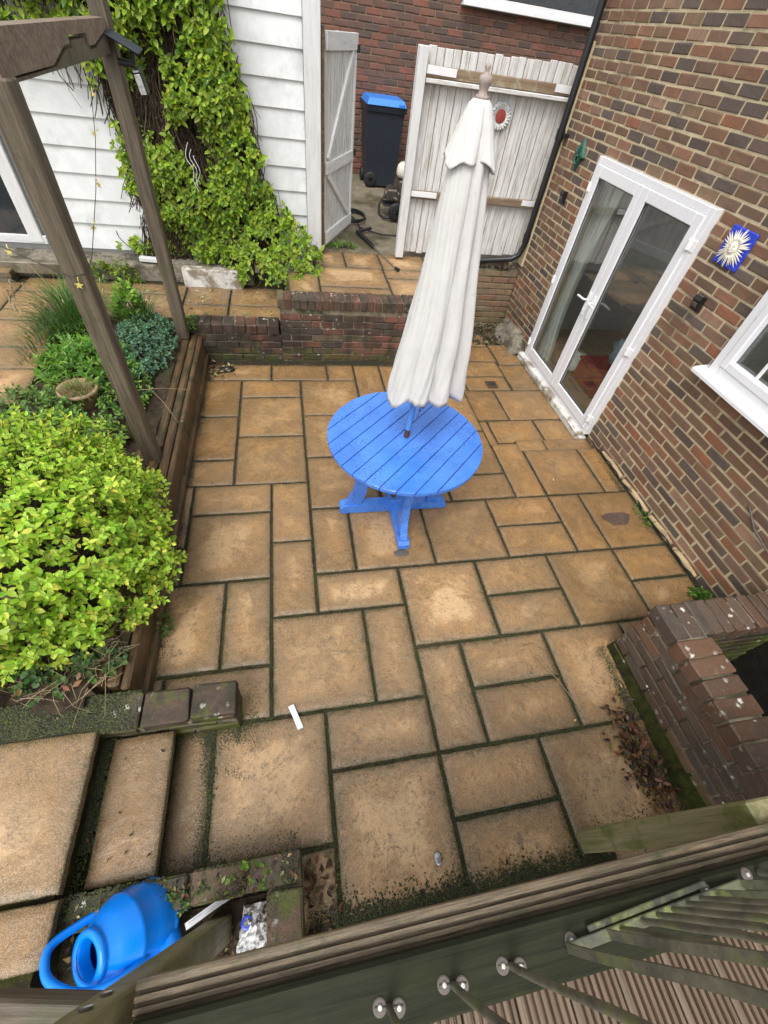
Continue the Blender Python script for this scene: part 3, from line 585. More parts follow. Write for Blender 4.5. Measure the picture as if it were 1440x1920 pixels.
# wall ornaments
sp=P0('sun_plaque','square blue wall tile with ivory sun face and rays right of the doors','wall plaque')
PY,PZ=2.80,1.85
one('tile',M['plaqueblue'],sp,(HX-.016,PY,PZ),(.02,.225,.225),None,.004)
ry=MB()
for i in range(34):
    a=2*PI*i/34+U(-.05,.05); r1=U(.085,.12)*(1.0+.22*abs(math.sin(2*a))); p=[]; b0=a-.075; wv=.03*math.sin(i*2.1)
    for rr,da,hh in ((.028,-.16,.004),(.06,-.11,.010),(r1*.8,-.05+wv,.006),(r1,wv,.002),(r1*.8,.05+wv,.006),(.06,.11,.010),(.028,.16,.004)):
        p.append((HX-.028-hh,PY-rr*math.cos(a+da),PZ+rr*math.sin(a+da)))
    cen=(HX-.028-.016,PY-.055*math.cos(a),PZ+.055*math.sin(a)); n=len(p); ry.add(p+[cen],[(i_,(i_+1)%n,n) for i_ in range(n)])
ry.build('rays',M['plaquewhite'],sp)
fc=MB(); vs=[];n,k=20,8
for j in range(k+1):
    t=j/k*PI/2
    for i in range(n):
        a=2*PI*i/n; vs.append((HX-.026-.026*math.cos(t),PY+.038*math.sin(t)*math.cos(a),PZ+.046*math.sin(t)*math.sin(a)))
fc.add(vs,[(j*n+i,j*n+(i+1)%n,(j+1)*n+(i+1)%n,(j+1)*n+i) for j in range(k) for i in range(n)],True)
fc.box((HX-.056,PY,PZ+.002),(.018,.009,.026),None,.003); fc.box((HX-.05,PY,PZ-.02),(.012,.02,.006),None,.002); fc.box((HX-.048,PY+.015,PZ+.017),(.012,.014,.005),None,.002); fc.box((HX-.048,PY-.015,PZ+.017),(.012,.014,.005),None,.002)
fc.build('face',M['plaquewhite'],sp)
gp=MB(); poly=[(0,.145),(.045,.03),(.075,-.01),(.03,-.04),(0,-.14),(-.035,-.05),(-.07,0),(-.04,.04)]
vs=[(HX-.008,5.2-x,1.93+z) for x,z in poly]+[(HX-.035,5.2-x*.85,1.93+z*.85) for x,z in poly]+[(HX-.055,5.2,1.94)]
n=8; vs=[(x_,5.2+(y_-5.2)*1.5,1.93+(z_-1.93)*1.0) for x_,y_,z_ in vs]; gp.add(vs,[(i,(i+1)%n,n+(i+1)%n,n+i) for i in range(n)]+[(n+i,n+(i+1)%n,2*n) for i in range(n)])
for i in range(9): gp.tube([(HX-.05,5.2+U(-.03,.03),1.93+U(-.08,.08)),(HX-.068,5.2+U(-.02,.02),1.93+U(-.06,.07))],[.014,.004],6)
tag(gp.build('leaf_face_plaque',M['green']),'dark green leafy diamond plaque above the far corner of the doors','wall plaque')
def solar(y,z,label):
    t=P0('wall_light',label,'wall light','black solar lights beside the doors')
    b=MB(); b.prism([(0,-.055),(.03,-.045),(.055,.03),(.045,.055),(0,.055)],.07,Matrix(((-1,0,0),(0,0,1),(0,1,0))),(HX-.006,y-.035,z)); b.build('body',M['black'],t)
    one('solar_cell',M['glassdark'],t,(HX-.03,y,z+.057),(.04,.06,.004),None,.001); one('lens',M['washer'],t,(HX-.052,y,z-.005),(.006,.045,.03),Euler((0,R(-16),0)).to_matrix(),.002)
solar(5.22,1.56,'small black solar light on the brick left of the glass doors'); solar(2.80,1.475,'small black solar light below the blue sun tile')
# downpipe, cable, kerb strip
dp=P0('downpipe','black drainpipe in the corner with a run along the fence foot','drainpipe')
q=[(2.985,5.66,3.6),(2.985,5.66,1.9),(2.975,5.66,.95),(2.95,5.67,.83),(2.86,5.68,.775),(2.2,5.72,.70),(1.75,5.76,.665)]
MB().tube(q,.035,14).build('pipe',M['black'],dp)
for z_ in (2.35,): pass
cl=MB(); cl.tube([(2.985,5.66,1.97),(2.985,5.66,2.06)],.043,14); cl.box((3.02,5.62,2.02),(.06,.10,.03),None,.004); cl.build('bracket',M['black'],dp)
cl=MB(); cl.tube([(2.975,5.66,.98),(2.975,5.66,1.08)],.042,14); cl.build('collar',M['black'],dp)
ca=MB(); pts=[(3.0+U(-.012,.012)-.01*math.sin(t*.9),2.95-1.75*t/26,.012+.008*rnd()) for t in range(27)]; ca.tube(pts,.006,6); tag(ca.build('cable',M['black']),'thin black cable trailing along the foot of the house wall','cable')
ca=MB(); pts=[(2.93+U(-.006,.006),4.80-1.75*t/24,-.06+.02*math.sin(t*.7)) for t in range(25)]; ca.tube(pts,.004,6); tag(ca.build('cable',M['black']),'black cable draped along the white door step','cable')
for i,(a,b) in enumerate(((2.78,2.42),(2.38,1.98),(1.93,1.62),(1.58,1.30))):
    ks=MB(); ks.tube([(3.035,a,.0),(3.03,(a+b)/2,.012),(3.035,b,.0)],[.020,.026,.022],8); tag(ks.build('mortar_strip',M['clay']),'sandy rounded mortar strip at the foot of the house wall, '+['nearest the door step','second from the door step','third from the door step','nearest the light well'][i],'edging')
wr=MB(); wr.tube([(HX-.012,1.44,.70),(HX-.02,1.30,.62),(HX-.018,1.05,.56),(HX-.012,.95,.55)],.007,6); tag(wr.build('conduit',M['washer']),'thin grey conduit on the brick wall above the light well','conduit')
# rubble corner
rc=MB(); vs=[];nx,ny=12,14
for j in range(ny+1):
    for i in range(nx+1):
        x=2.83+.21*i/nx; y=4.84+.68*j/ny; e=min(1,(i/nx)*1.5)*min(1,.35+j/ny*1.6); z=-.12+e*(.22+.10*mnoise.noise(Vector((x*9,y*9,0)))); vs.append((x+.02*mnoise.noise(Vector((x*12,y*12,4))),y,z))
rc.add(vs,[(j*(nx+1)+i,j*(nx+1)+i+1,(j+1)*(nx+1)+i+1,(j+1)*(nx+1)+i) for j in range(ny) for i in range(nx)],True)
tag(rc.build('concrete_haunch',M['render']),'rough grey concrete lump in the corner beside the doors','concrete')
gr=P0('drain_grate','small dark square drain set in a slab before the doors','drain'); one('rim',M['sleeper'],gr,(2.33,4.14,-.088),(.13,.13,.012),None,.002); one('hole',M['black'],gr,(2.33,4.14,-.083),(.10,.10,.006),None,.001)
for i in range(4): one('bar',M['washer'],gr,(2.295+.023*i,4.14,-.078),(.006,.10,.005),None,.001)
# ================================================================== RETAINING WALLS
wa=P0('retaining_wall','tall red brick retaining wall with upright brick coping behind the table','wall')
MB().box((.935,4.61,.16),(2.08,.20,.99),None,.001).build('core',M['mortar_dark'],wa)
wall_bricks(wa,M['brick_low'],PAL_L,(-.11,4.505,0),(1,0,0),(0,-1,0),2.09,-.15,9,nv=30,J=.010)
coping(wa,M['brick_low'],PAL_L,(-.13,4.49,0),(1,0,0),2.12,(0,1,0),.22,.672)
wall_bricks(wa,M['brick_low'],PAL_L,(1.98,4.52,0),(0,1,0),(1,0,0),1.2,-.15,9,name='brick',nv=10)
wb=P0('retaining_wall','low brick retaining wall with white-flecked coping beside the sleepers','wall')
MB().box((-.57,4.63,.14),(.88,.20,.47),None,.001).build('core',M['mortar_dark'],wb)
wall_bricks(wb,M['brick_low'],PAL_L,(-1.0,4.52,0),(1,0,0),(0,-1,0),.895,-.02,4,nv=16)
coping(wb,M['brick_low'],PAL_L,(-1.04,4.505,0),(1,0,0),.915,(0,1,0),.20,.385,.095,.10)
wc=P0('retaining_wall','sandy brick wall below the drainpipe in the corner by the doors','wall')
MB().box((2.51,5.80,.10),(1.06,.16,1.06),None,.001).build('core',M['mortar_dark'],wc)
wall_bricks(wc,M['brick_pale'],PAL_P,(1.98,5.715,0),(1,0,0),(0,-1,0),1.06,-.16,10,nv=16,J=.012,L=.23,ph=.078)
# rubble along the top of that wall
def rubble(name,n,fx,m,label,cat,size=(.03,.08),col=((.2,.12,.08),(.3,.25,.18))):
    mb=MB()
    for i in range(n):
        p=fx(); s_=U(*size); mb.col=random.choice(col); mb.box(p,(s_,s_*U(.5,1),s_*U(.4,.8)),Euler((U(0,3),U(0,3),U(0,3))).to_matrix(),s_*.2)
    return tag(mb.build(name,m),label,cat,kind='stuff')
rubble('rubble',70,lambda:(U(2.0,3.0),U(5.72,5.86),.63+U(0,.07)),M['brick_pale'],'broken brick and mortar rubble on the sandy wall top','rubble',(.03,.10),[(.25,.12,.08),(.25,.22,.15),(.12,.1,.07)])
rubble('debris',160,lambda:(U(1.95,3.0),U(5.1,5.68),-.1+U(0,.04)),M['brick_pale'],'dark leaf and mortar debris in the sunken corner','debris',(.015,.05),[(.05,.04,.03),(.10,.08,.05),(.2,.16,.1)])
# light well
ww=P0('light_well','mossy brick parapet with brick-on-edge coping around a dark light well','parapet')
co=MB(); co.box((2.11,.2,-.14),(.20,1.17,1.362),None,.001); co.box((2.63,.772,-.14),(.82,.145,1.36),None,.001); co.build('core',M['mortar_dark'],ww)
wall_bricks(ww,M['brick_well'],PAL_W,(2.005,.86,0),(0,-1,0),(-1,0,0),1.22,.0,6,nv=24,L=.215)
wall_bricks(ww,M['brick_well'],PAL_W,(2.02,.855,0),(1,0,0),(0,1,0),1.02,.0,6,nv=12)
wall_bricks(ww,M['brick_moss'],PAL_W,(2.28,.69,0),(1,0,0),(0,-1,0),.78,-.6,14,nv=12)
wall_bricks(ww,M['brick_moss'],PAL_W,(2.23,.69,0),(0,-1,0),(1,0,0),1.1,-.6,14,nv=12)
coping(ww,M['brick_well'],PAL_W,(2.26,.665,0),(1,0,0),.78,(0,1,0),.21,.55,.10,.066)
coping(ww,M['brick_well'],PAL_W,(1.995,.875,0),(1,0,0),.31,(0,-1,0),.215,.551,.10,.066)
coping(ww,M['brick_well'],PAL_W,(1.995,.655,0),(0,-1,0),1.15,(1,0,0),.235,.552,.10,.088)
pl=MB(); vs=[]; nx,ny=5,30
for j in range(ny+1):
    for i in range(nx+1):
        t=i/nx; y=.86-1.3*j/ny; x=1.985-.05*min(1,j/22)+(.03+.05*min(1,j/22))*t+.008*mnoise.noise(Vector((y*9,t*3,2))); z=(.005+.11*t*t**.3)+.012*mnoise.noise(Vector((y*16,t*5,0))); vs.append((x,y,z))
pl.add(vs,[(j*(nx+1)+i,(j+1)*(nx+1)+i,(j+1)*(nx+1)+i+1,j*(nx+1)+i+1) for j in range(ny) for i in range(nx)],True); pl.build('mossy_plinth',M['moss'],ww)
one('well_floor',M['soil'],ww,(2.65,.1,-1.9),(.8,1.3,.04)); one('well_shade_panel',M['wellshade'],ww,(3.025,.06,-.85),(.03,1.25,2.3)); one('well_shade_panel',M['wellshade'],ww,(2.64,.655,-1.2),(.76,.03,1.35)); one('well_shade_panel',M['wellshade'],ww,(2.25,.1,-1.2),(.03,1.3,1.35))  # dark panels added over the well sides to paint in its deep shade
# kerb by the steps
kb=P0('bed_kerb','low brick kerb between the steps and the garden bed, half covered in moss','kerb')
MB().box((-1.0,.775,.10),(1.19,.155,.27),None,.001).build('core',M['mortar_dark'],kb)
kv=brick_variants('brick',PAL_W,10,.215,.065,.102,.008,.004); it=[]
for zc in (.045,.12,.195):
    x=-.395-( .1 if abs(zc-.12)<.01 else 0)
    if abs(zc-.12)<.01: A=Matrix.Translation((-.44,.775,zc))@Matrix.Diagonal((.42,1.55,1,1)); it.append((1,A,.01)); x=-.495
    while x>-1.6:
        A=Matrix.Translation((x-.11,.775+U(-.004,.004),zc))@Matrix.Rotation(U(-.02,.02),4,'Z')@Matrix.Diagonal((1,1.62,1,1)); it.append((random.randrange(10),A,.02)); x-=.228
pieces('brick',kb,kv,it,M['brick_moss'])
kt=brick_variants('brick',[(.085,.045,.034),(.11,.052,.044),(.07,.05,.04)],6,.215,.05,.16,.01,.004); it=[]
x=-.385
for i in range(6):
    A=Matrix.Translation((x-.11,.772+U(-.006,.006),.252+U(-.003,.003)))@Matrix.Rotation(U(-.03,.03),4,'Z'); it.append((i,A,.03)); x-=.226
pieces('brick',kb,kt,it,M['brick_moss'])
# ================================================================== STEPS, SLEEPERS, PLANTER
st=P0('garden_steps','two sandstone steps with mossy risers going up left from the patio','steps')
bed('riser',st,-1.55,-1.03,.03,.69,-.1,.262,'moss'); bed('riser',st,-1.04,-.745,.11,.69,-.1,.112,'moss'); bed('riser',st,-1.9,-1.04,-.40,.05,-.1,.262,'moss')
make_slab(st,-1.62,-.995,.105,.70,.30,.1,.55,.036); make_slab(st,-.985,-.695,.105,.69,.15,.15,.5,.036); make_slab(st,-1.5,-.99,-.10,.105,.30,.6,.3,.036)
sw=P0('sleeper_edging','weathered railway sleepers edging the raised bed along the patio','sleepers')
for (x,w_,z,h_,y0,y1) in ((-.937,.042,.155,.235,.88,3.05),(-.940,.046,.150,.235,3.06,4.50),(-.996,.060,.165,.235,.90,2.30),(-.993,.062,.170,.235,2.315,4.49),(-1.080,.096,.178,.235,2.72,4.46),(-1.083,.098,.183,.235,.92,2.70),(-1.183,.088,.17,.22,2.0,4.40),(-.945,.11,.04,.09,.90,4.49)):
    plank('sleeper',M['sleeper'],sw,(x,y0,z),(x+.0,y1,z),w_,h_,(0,0,1),.012)
pn=P0('brick_planter','low mossy brick planter box beside the watering can','planter')
pm=MB(); pm.box((-.60,.045,.06),(.99,.105,.24),None,.001); pm.box((-.165,-.20,.06),(.13,.40,.24),None,.001); pm.build('core',M['mortar_dark'],pn)
pv=brick_variants('brick',PAL_W,10,.215,.065,.11,.008,.004); it=[]
for zc in (.04,.115,.19):
    x=-.095-(.11 if abs(zc-.115)<.01 else 0)
    while x>-1.08:
        it.append((random.randrange(10),Matrix.Translation((x-.11,.045+U(-.003,.003),zc))@Matrix.Rotation(U(-.015,.015),4,'Z'),.02)); x-=.228
    y=-.02-(.11 if abs(zc-.115)<.01 else 0)
    while y>-.42:
        it.append((random.randrange(10),Matrix.Translation((-.165,y-.11,zc))@Matrix.Rotation(PI/2+U(-.015,.015),4,'Z')@Matrix.Diagonal((1,1.3,1,1)),.02)); y-=.228
pieces('brick',pn,pv,it,M['brick_moss'])
MB().box((-.65,-.33,.03),(.84,.62,.10),None,.001).build('soil_fill',M['soil'],pn)
# ================================================================== SHED, GATE, FENCE
shed=P0('garden_shed','white clad shed wall with broad horizontal boards behind the climbing plant','shed')
SY=5.9
one('wall_core',M['room'],shed,(-2.3,SY+.12,1.75),(5.4,.16,2.5),None,.001)
zs=[.56,.81,1.031,1.257,1.472,1.704,1.931,2.141,2.353,2.553,2.76,2.97,3.17]
for i in range(len(zs)-1):
    z0,z1=zs[i],zs[i+1]; x0=-2.42 if z0<2.0 else -4.9
    mb=MB(); L_=(.262-x0); mb.prism([(0,0),(.030,0),(.030,.004),(.008,(z1-z0)+.012),(0,(z1-z0)+.012)],L_,Matrix(((0,0,1),(-1,0,0),(0,1,0))),(x0,SY+.03,z0))
    mb.build('board',M['clad'],shed)
plank('corner_board',M['wpost'],shed,(.345,SY-.035,.70),(.345,SY-.035,3.3),.16,.05,(0,1,0),.006)
plank('plinth',M['render'],shed,(-4.6,5.72,.44),(-.4,5.72,.44),.30,.20,(0,0,1),.02)
plank('painted_plinth',M['whiterender'],shed,(-1.18,5.52,.445),(-.52,5.49,.445),.10,.22,(0,0,1),.015)
plank('sill_fragment',M['wpost'],shed,(-1.62,5.60,.585),(-1.38,5.60,.575),.06,.045,(0,0,1),.005)
# shed door with a dark pane
def wp(a,b,w,h,nm='stile',m='wpost'): return plank(nm,M[m],sd_,a,b,w,h,(0,1,0),.005)
sd_=part('shed_door',shed)
wp((-2.50,SY-.03,.58),(-2.50,SY-.03,2.05),.15,.05,'door_post'); wp((-2.70,SY-.02,.60),(-2.70,SY-.02,2.0),.13,.04); wp((-3.25,SY-.02,.66),(-3.25,SY-.02,2.0),.13,.04)
wp((-3.6,SY-.015,.625),(-2.6,SY-.015,.625),.08,.038,'bottom_rail'); wp((-3.6,SY-.012,1.98),(-2.6,SY-.012,1.98),.12,.036,'top_rail')
one('pane',M['glassdark'],sd_,(-3.0,SY+.0,1.32),(.60,.01,1.34))
one('threshold',M['concrete'],shed,(-3.0,5.66,.47),(1.3,.34,.12),None,.01)
db=P0('door_step_slab','thick sandstone step slab before the shed door','step'); make_slab(db,-3.7,-2.88,5.38,5.62,.46,.5,.3,.05); bed('block',db,-3.7,-2.90,5.40,5.75,.3,.41,'concrete')
# far house
far=P0('neighbouring_house','dark red brick wall of the neighbouring house beyond the gate','house')
FY=9.1
one('mortar',M['mortar_far'],far,(3.0,FY+.06,1.8),(7.2,.1,3.6),None,.001)
wall_bricks(far,M['brick_far'],PAL_F,(-.4,FY,0),(1,0,0),(0,-1,0),6.4,.62,40,[(3.05,5.2,2.86,3.4)],nv=30)
one('sill_board',M['newwhite'],far,(3.80,FY-.06,2.905),(2.30,.14,.05),None,.005); one('fascia',M['wpost'],far,(3.80,FY-.03,2.945),(2.30,.05,.09),None,.004)
one('window_pane',M['glassdark'],far,(3.80,FY-.005,3.3),(2.2,.02,.6),None,.001)
# gate post + fence panel
fn=P0('fence_panel','weathered white board fence panel with two rails beside the drainpipe','fence')
GZ=.70
gpo=plank('post',M['wpost'],fn,(1.415,SY,.66),(1.415,SY,2.50),.095,.10,(0,1,0),.006)
for i in range(19):
    x0=1.475+i*.0865; t=MB(); zt=2.50+U(-.012,.012)+.03*i/18
    plank('board',M['wfence'],fn,(x0+.043,SY+.045+.008*(i%2)+U(0,.006),GZ+U(-.012,.012)+.002*i),(x0+.043+.004,SY+.045+.008*(i%2)+U(0,.006),zt),.080,.016,(0,1,0),.004)
for z_,hh in ((2.335,.085),(1.325,.075)):
    plank('rail',M['rail'],fn,(1.47,SY+.005,z_),(3.12,SY+.005,z_),.05,hh,(0,0,1),.006)
    plank('patch_board',M['newwhite'],fn,(1.47,SY-.028,z_+.012),(1.78,SY-.028,z_+.008),.012,hh*.72,(0,0,1),.002)
    plank('patch_board',M['newwhite'],fn,(2.88,SY-.028,z_+.012),(3.11,SY-.028,z_+.008),.012,hh*.72,(0,0,1),.002)
plank('rail_cap',M['wfence'],fn,(1.47,SY-.018,2.270),(3.12,SY-.018,2.270),.07,.035,(0,0,1),.005)
rp=P0('round_plaque','round silver embossed plaque with a red centre on the white fence','wall plaque')
b=MB(); b.lathe([(0,-.012),(.06,-.014),(.075,-.024),(.10,-.026),(.118,-.014),(.12,0)],(2.36,SY+.03,2.075),28,Matrix(((1,0,0),(0,0,1),(0,-1,0)))); 
for i in range(22):
    a=2*PI*i/22; b.tube([(2.36+.085*math.cos(a),SY+.012,2.075+.085*math.sin(a)),(2.36+.11*math.cos(a+.15),SY-.0,2.075+.11*math.sin(a+.15))],[.013,.008],6)
b.build('rim',M['silver'],rp); b=MB(); b.lathe([(0,-.002),(.05,-.002),(.058,0)],(2.36,SY+.008,2.075),24,Matrix(((1,0,0),(0,0,1),(0,-1,0)))); b.build('centre',M['redcloth'],rp)
# open gate leaf
gt=P0('garden_gate','weathered white ledged and braced gate standing open into the alley','gate')
ga,gb_=Vector((.462,5.96,.70)),Vector((.872,6.86,.70)); gd=(gb_-ga).normalized(); gn=Vector((gd.y,-gd.x,0)); GW=(gb_-ga).length
for i in range(9):
    s0=GW*(i+.5)/9; p=ga+gd*s0; plank('board',M['wfence'],gt,p-gn*.0+Vector((0,0,0)),p+Vector((0,0,1.80-U(0,.01))),GW/9-.012,.018,gn,.004)
def gl(z0,z1,s0,s1,w_,nm,off=.024): 
    a=ga+gd*s0+gn*off; b=ga+gd*s1+gn*off; a.z=z0;b.z=z1; plank(nm,M['wpaint'],gt,a,b,.03,w_,(0,0,1),.004)
gl(2.43,2.43,0,GW,.13,'ledge'); gl(1.47,1.47,0,GW,.11,'ledge'); gl(.80,.80,0,GW,.12,'ledge'); gl(1.54,2.36,.08,GW-.12,.06,'brace',.022); gl(1.40,.88,.08,GW-.12,.06,'brace',.022)
pE=ga+gd*(GW-.03)+gn*.02; plank('edge_stile',M['wpaint'],gt,pE+Vector((0,0,.02)),pE+Vector((0,0,1.76)),.05,.026,gn,.004)
for zz in (2.38,1.5): 
    hb=MB(); p=ga+gd*(GW-.01)+gn*.045; hb.tube([(p.x,p.y,zz-.03),(p.x,p.y,zz+.03)],.02,8); hb.build('latch',M['black'],gt)
one('hinge_post',M['sleeper'],gt,(.448,SY+.0,1.6),(.028,.07,1.85),None,.003)
# ================================================================== ALLEY THINGS
def alz(y): return .628+(y-6.02)*(.232/3.18)
bn=P0('wheelie_bin','dark navy wheelie bin with a bright blue lid against the far brick wall','bin')
bx,by,bz=1.57,8.72,alz(8.6)
b=MB(); z0,z1=bz+.02,bz+.94
def frus(mb,c,d0,d1,z0,z1):
    vs=[(c[0]+sx*d[0]/2,c[1]+sy*d[1]/2,z) for d,z in((d0,z0),(d1,z1)) for sx,sy in((-1,-1),(1,-1),(1,1),(-1,1))]
    mb.add(vs,[(0,3,2,1),(4,5,6,7)]+[(i,(i+1)%4,4+(i+1)%4,4+i) for i in range(4)])
frus(b,(bx,by),(.46,.46),(.57,.62),z0,z1); b.build('body',M['bin'],bn)
b=MB(); frus(b,(bx,by),(.60,.67),(.62,.70),z1-.02,z1+.05); b.build('rim',M['bin'],bn)
b=MB(); frus(b,(bx-.0,by-.01),(.585,.70),(.52,.58),z1+.052,z1+.12); b.box((bx+.22,by-.36,z1+.07),(.08,.05,.05),None,.01); b.build('lid',M['lid'],bn)
for sx in(-1,):
    b=MB(); b.tube([(bx-.20,by-.22,bz+.10),(bx-.14,by-.22,bz+.10)],.10,18); b.tube([(bx+.14,by+.26,bz+.10),(bx+.20,by+.26,bz+.10)],.10,18)
b=MB(); b.lathe([(.03,.03),(.075,.03),(.10,.02),(.10,-.02),(.075,-.03),(.03,-.03)],(bx-.16,by-.235,bz+.10),22,Matrix(((1,0,0),(0,0,1),(0,-1,0)))); b.build('wheel',M['rubber'],bn)
b=MB(); b.lathe([(0,.035),(.028,.035),(.045,.02),(.045,-.02)],(bx-.16,by-.235,bz+.10),14,Matrix(((1,0,0),(0,0,1),(0,-1,0)))); b.build('wheel_hub',M['bin'],bn)
b=MB(); b.lathe([(.03,.03),(.075,.03),(.10,.02),(.10,-.02),(.075,-.03),(.03,-.03)],(bx-.25,by+.12,bz+.10),22,Matrix(((0,0,1),(1,0,0),(0,1,0)))); b.build('wheel',M['rubber'],bn)
pw=P0('pressure_washer','petrol pressure washer with black tube frame half hidden behind the gate post','pressure washer')
wz=alz(7.3); wx,wy=1.62,7.35
b=MB(); b.tube([(wx-.22,wy+.12,wz+.10),(wx-.24,wy-.02,wz+.03),(wx-.20,wy-.20,wz+.025),(wx+.3,wy-.22,wz+.025)],.016,8); b.tube([(wx-.22,wy+.12,wz+.10),(wx-.12,wy+.22,wz+.22),(wx+.05,wy+.25,wz+.24)],.014,8); b.tube([(wx-.20,wy-.2,wz+.025),(wx-.02,wy-.2,wz+.05),(wx+.02,wy-.15,wz+.30)],.013,8)
b.box((wx-.02,wy-.02,wz+.16),(.36,.26,.02),None,.004); b.build('frame',M['black'],pw)
b=MB(); b.box((wx-.08,wy-.02,wz+.27),(.16,.17,.15),None,.02); b.tube([(wx-.18,wy-.03,wz+.27),(wx+.12,wy-.03,wz+.27)],.055,12); b.tube([(wx-.05,wy-.12,wz+.25),(wx-.01,wy-.18,wz+.24)],.024,10); b.tube([(wx-.11,wy,wz+.3),(wx-.10,wy-.0,wz+.38)],.02,8)
for i in range(6): b.box((wx-.14+.024*i,wy-.02,wz+.35),(.008,.15,.03),None,.002)
b.build('pump',M['pump'],pw)
b=MB(); b.lathe([(0,.14),(.07,.135),(.11,.10),(.12,.04),(.12,0),(.105,-.03),(0,-.03)],(wx+.10,wy+.04,wz+.50),20); b.build('fuel_tank',M['cream'],pw)
b=MB(); b.box((wx+.12,wy+.02,wz+.36),(.22,.2,.17),None,.02); b.build('engine',M['pump'],pw)
b=MB(); b.lathe([(.03,.03),(.09,.03),(.11,.02),(.11,-.02),(.09,-.03),(.03,-.03)],(wx-.03,wy-.24,wz+.11),20,Matrix(((1,0,0),(0,0,1),(0,-1,0)))); b.build('wheel',M['rubber'],pw)
hz=alz(7.0)+.012
b=MB(); pts=[]
for i in range(110):
    a=i/110*2*PI*3.4; r_=.17+.02*math.sin(i*.37); pts.append((.98+r_*1.0*math.cos(a),7.1+r_*1.25*math.sin(a),hz+.012+.012*(i/24)))
pts+=[(1.0,6.9,hz+.03),(1.02,6.75,hz),(1.15,6.62,hz),(1.28,6.52,hz),(1.5,6.5,hz)]
b.tube(pts,.011,7); tag(b.build('hose',M['rubber']),'coiled black pressure hose lying on the alley floor by the gate','hose')
ln=P0('spray_lance','black spray gun and lance lying from the alley onto the slabs','spray lance')
b=MB(); b.bar((.965,6.62,hz-.01),(1.13,6.17,.665),.045,.04,(0,0,1),.01); b.bar((.99,6.60,hz+.0),(1.17,6.66,hz+.03),.035,.035,(0,0,1),.01); b.build('grip',M['black'],ln)
b=MB(); b.tube([(1.13,6.17,.668),(1.24,5.75,.660),(1.30,5.50,.655)],.007,8); b.build('lance',M['metal'],ln); b=MB(); b.tube([(1.30,5.50,.66),(1.325,5.44,.66)],[.018,.02],12); b.build('nozzle',M['rubber'],ln)
# ================================================================== PERGOLA
pg=P0('pergola','weathered timber pergola with two leaning-looking posts and a notched beam','pergola')
plank('post',M['oldwood'],pg,(-1.075,2.60,.10),(-1.075,2.60,2.30),.105,.105,(0,1,0),.008)
plank('post',M['oldwood'],pg,(-1.075,4.40,.30),(-1.075,4.42,3.0),.105,.105,(0,1,0),.008)
mat3=Matrix(((0,0,-1),(1,0,0),(0,1,0)))
b=MB(); b.prism([(0,0),(.62,0),(.86,.055),(.96,.055),(.96,.085),(1.30,.085),(1.30,.035),(1.42,.035),(1.78,.09),(1.78,.135),(0,.135)],.075,mat3,(-1.045,2.56,2.295)); bu=b.build('beam',M['beam'],pg)
b=MB(); b.prism([(.1,-.022),(1.80,-.022),(1.80,.075),(1.42,.018),(1.31,.018),(1.31,.066),(.975,.066),(.975,.038),(.86,.038),(.64,-.010),(.1,-.010)],.06,mat3,(-1.055,2.60,2.295)); b.build('beam',M['oldwood'],pg)
plank('crossbeam',M['oldwood'],pg,(-1.10,4.42,2.75),(-2.9,4.42,2.80),.07,.15,(0,0,1),.006)
slt=P0('solar_spotlight','black solar spotlight clamped to the farther pergola post','spotlight')
b=MB(); b.tube([(-1.02,4.36,2.24),(-.93,4.33,2.235)],.018,10); b.tube([(-.93,4.33,2.235),(-.92,4.33,2.30)],.014,8); b.build('bracket',M['black'],slt)
one('solar_panel',M['bin'],slt,(-.955,4.33,2.335),(.19,.13,.014),Euler((R(8),R(22),0)).to_matrix(),.003)
o_=one('lamp_head',M['black'],slt,(-.90,4.30,2.16),(.05,.10,.13),Euler((R(10),R(-8),0)).to_matrix(),.008); one('lens',M['silver'],slt,(-.897,4.246,2.15),(.038,.006,.10),Euler((R(10),R(-8),0)).to_matrix(),.002)
fl=P0('fairy_lights','string of small star fairy lights looped between the pergola posts and the shed','string lights')
b=MB(); q=[(-1.13,2.54,1.60),(-1.08,2.535,1.585),(-1.01,2.545,1.60),(-1.0,2.66,1.64)]; b.tube(q,.0022,5)
q2=[(-1.0,2.66,1.64),(-1.05,3.2,1.80),(-1.15,3.8,1.92),(-1.2,4.2,2.12),(-1.15,4.36,2.25)]; b.tube(q2,.0022,5); q3=[(-1.13,2.54,1.60),(-1.6,2.9,1.62),(-2.2,3.6,1.70)]; b.tube(q3,.0022,5); b.build('wire',M['black'],fl)
def star(p,s,rx):
    b=MB(); vs=[]
    for i in range(10): a=PI/2+PI*i/5; r_=s if i%2==0 else s*.42; vs.append((r_*math.cos(a),r_*math.sin(a)))
    M_=Euler(rx).to_matrix(); b.prism(vs,.004,M_,p); b.tube([Vector(p)+M_@Vector((0,s,0)),Vector(p)+M_@Vector((0,s+.02,0))],.003,5); b.build('star_bulb',M['star'],fl)
star((-1.065,2.535,1.545),.020,(PI/2,.2,.2)); star((-1.06,3.3,1.80),.018,(1.2,.3,1)); star((-1.18,3.9,1.93),.018,(1.4,1,.3)); star((-1.2,4.2,2.08),.018,(1,.2,.5)); star((-1.45,2.8,1.59),.018,(1,.2,.5)); star((-1.03,2.9,1.70),.018,(1.5,.6,.5))
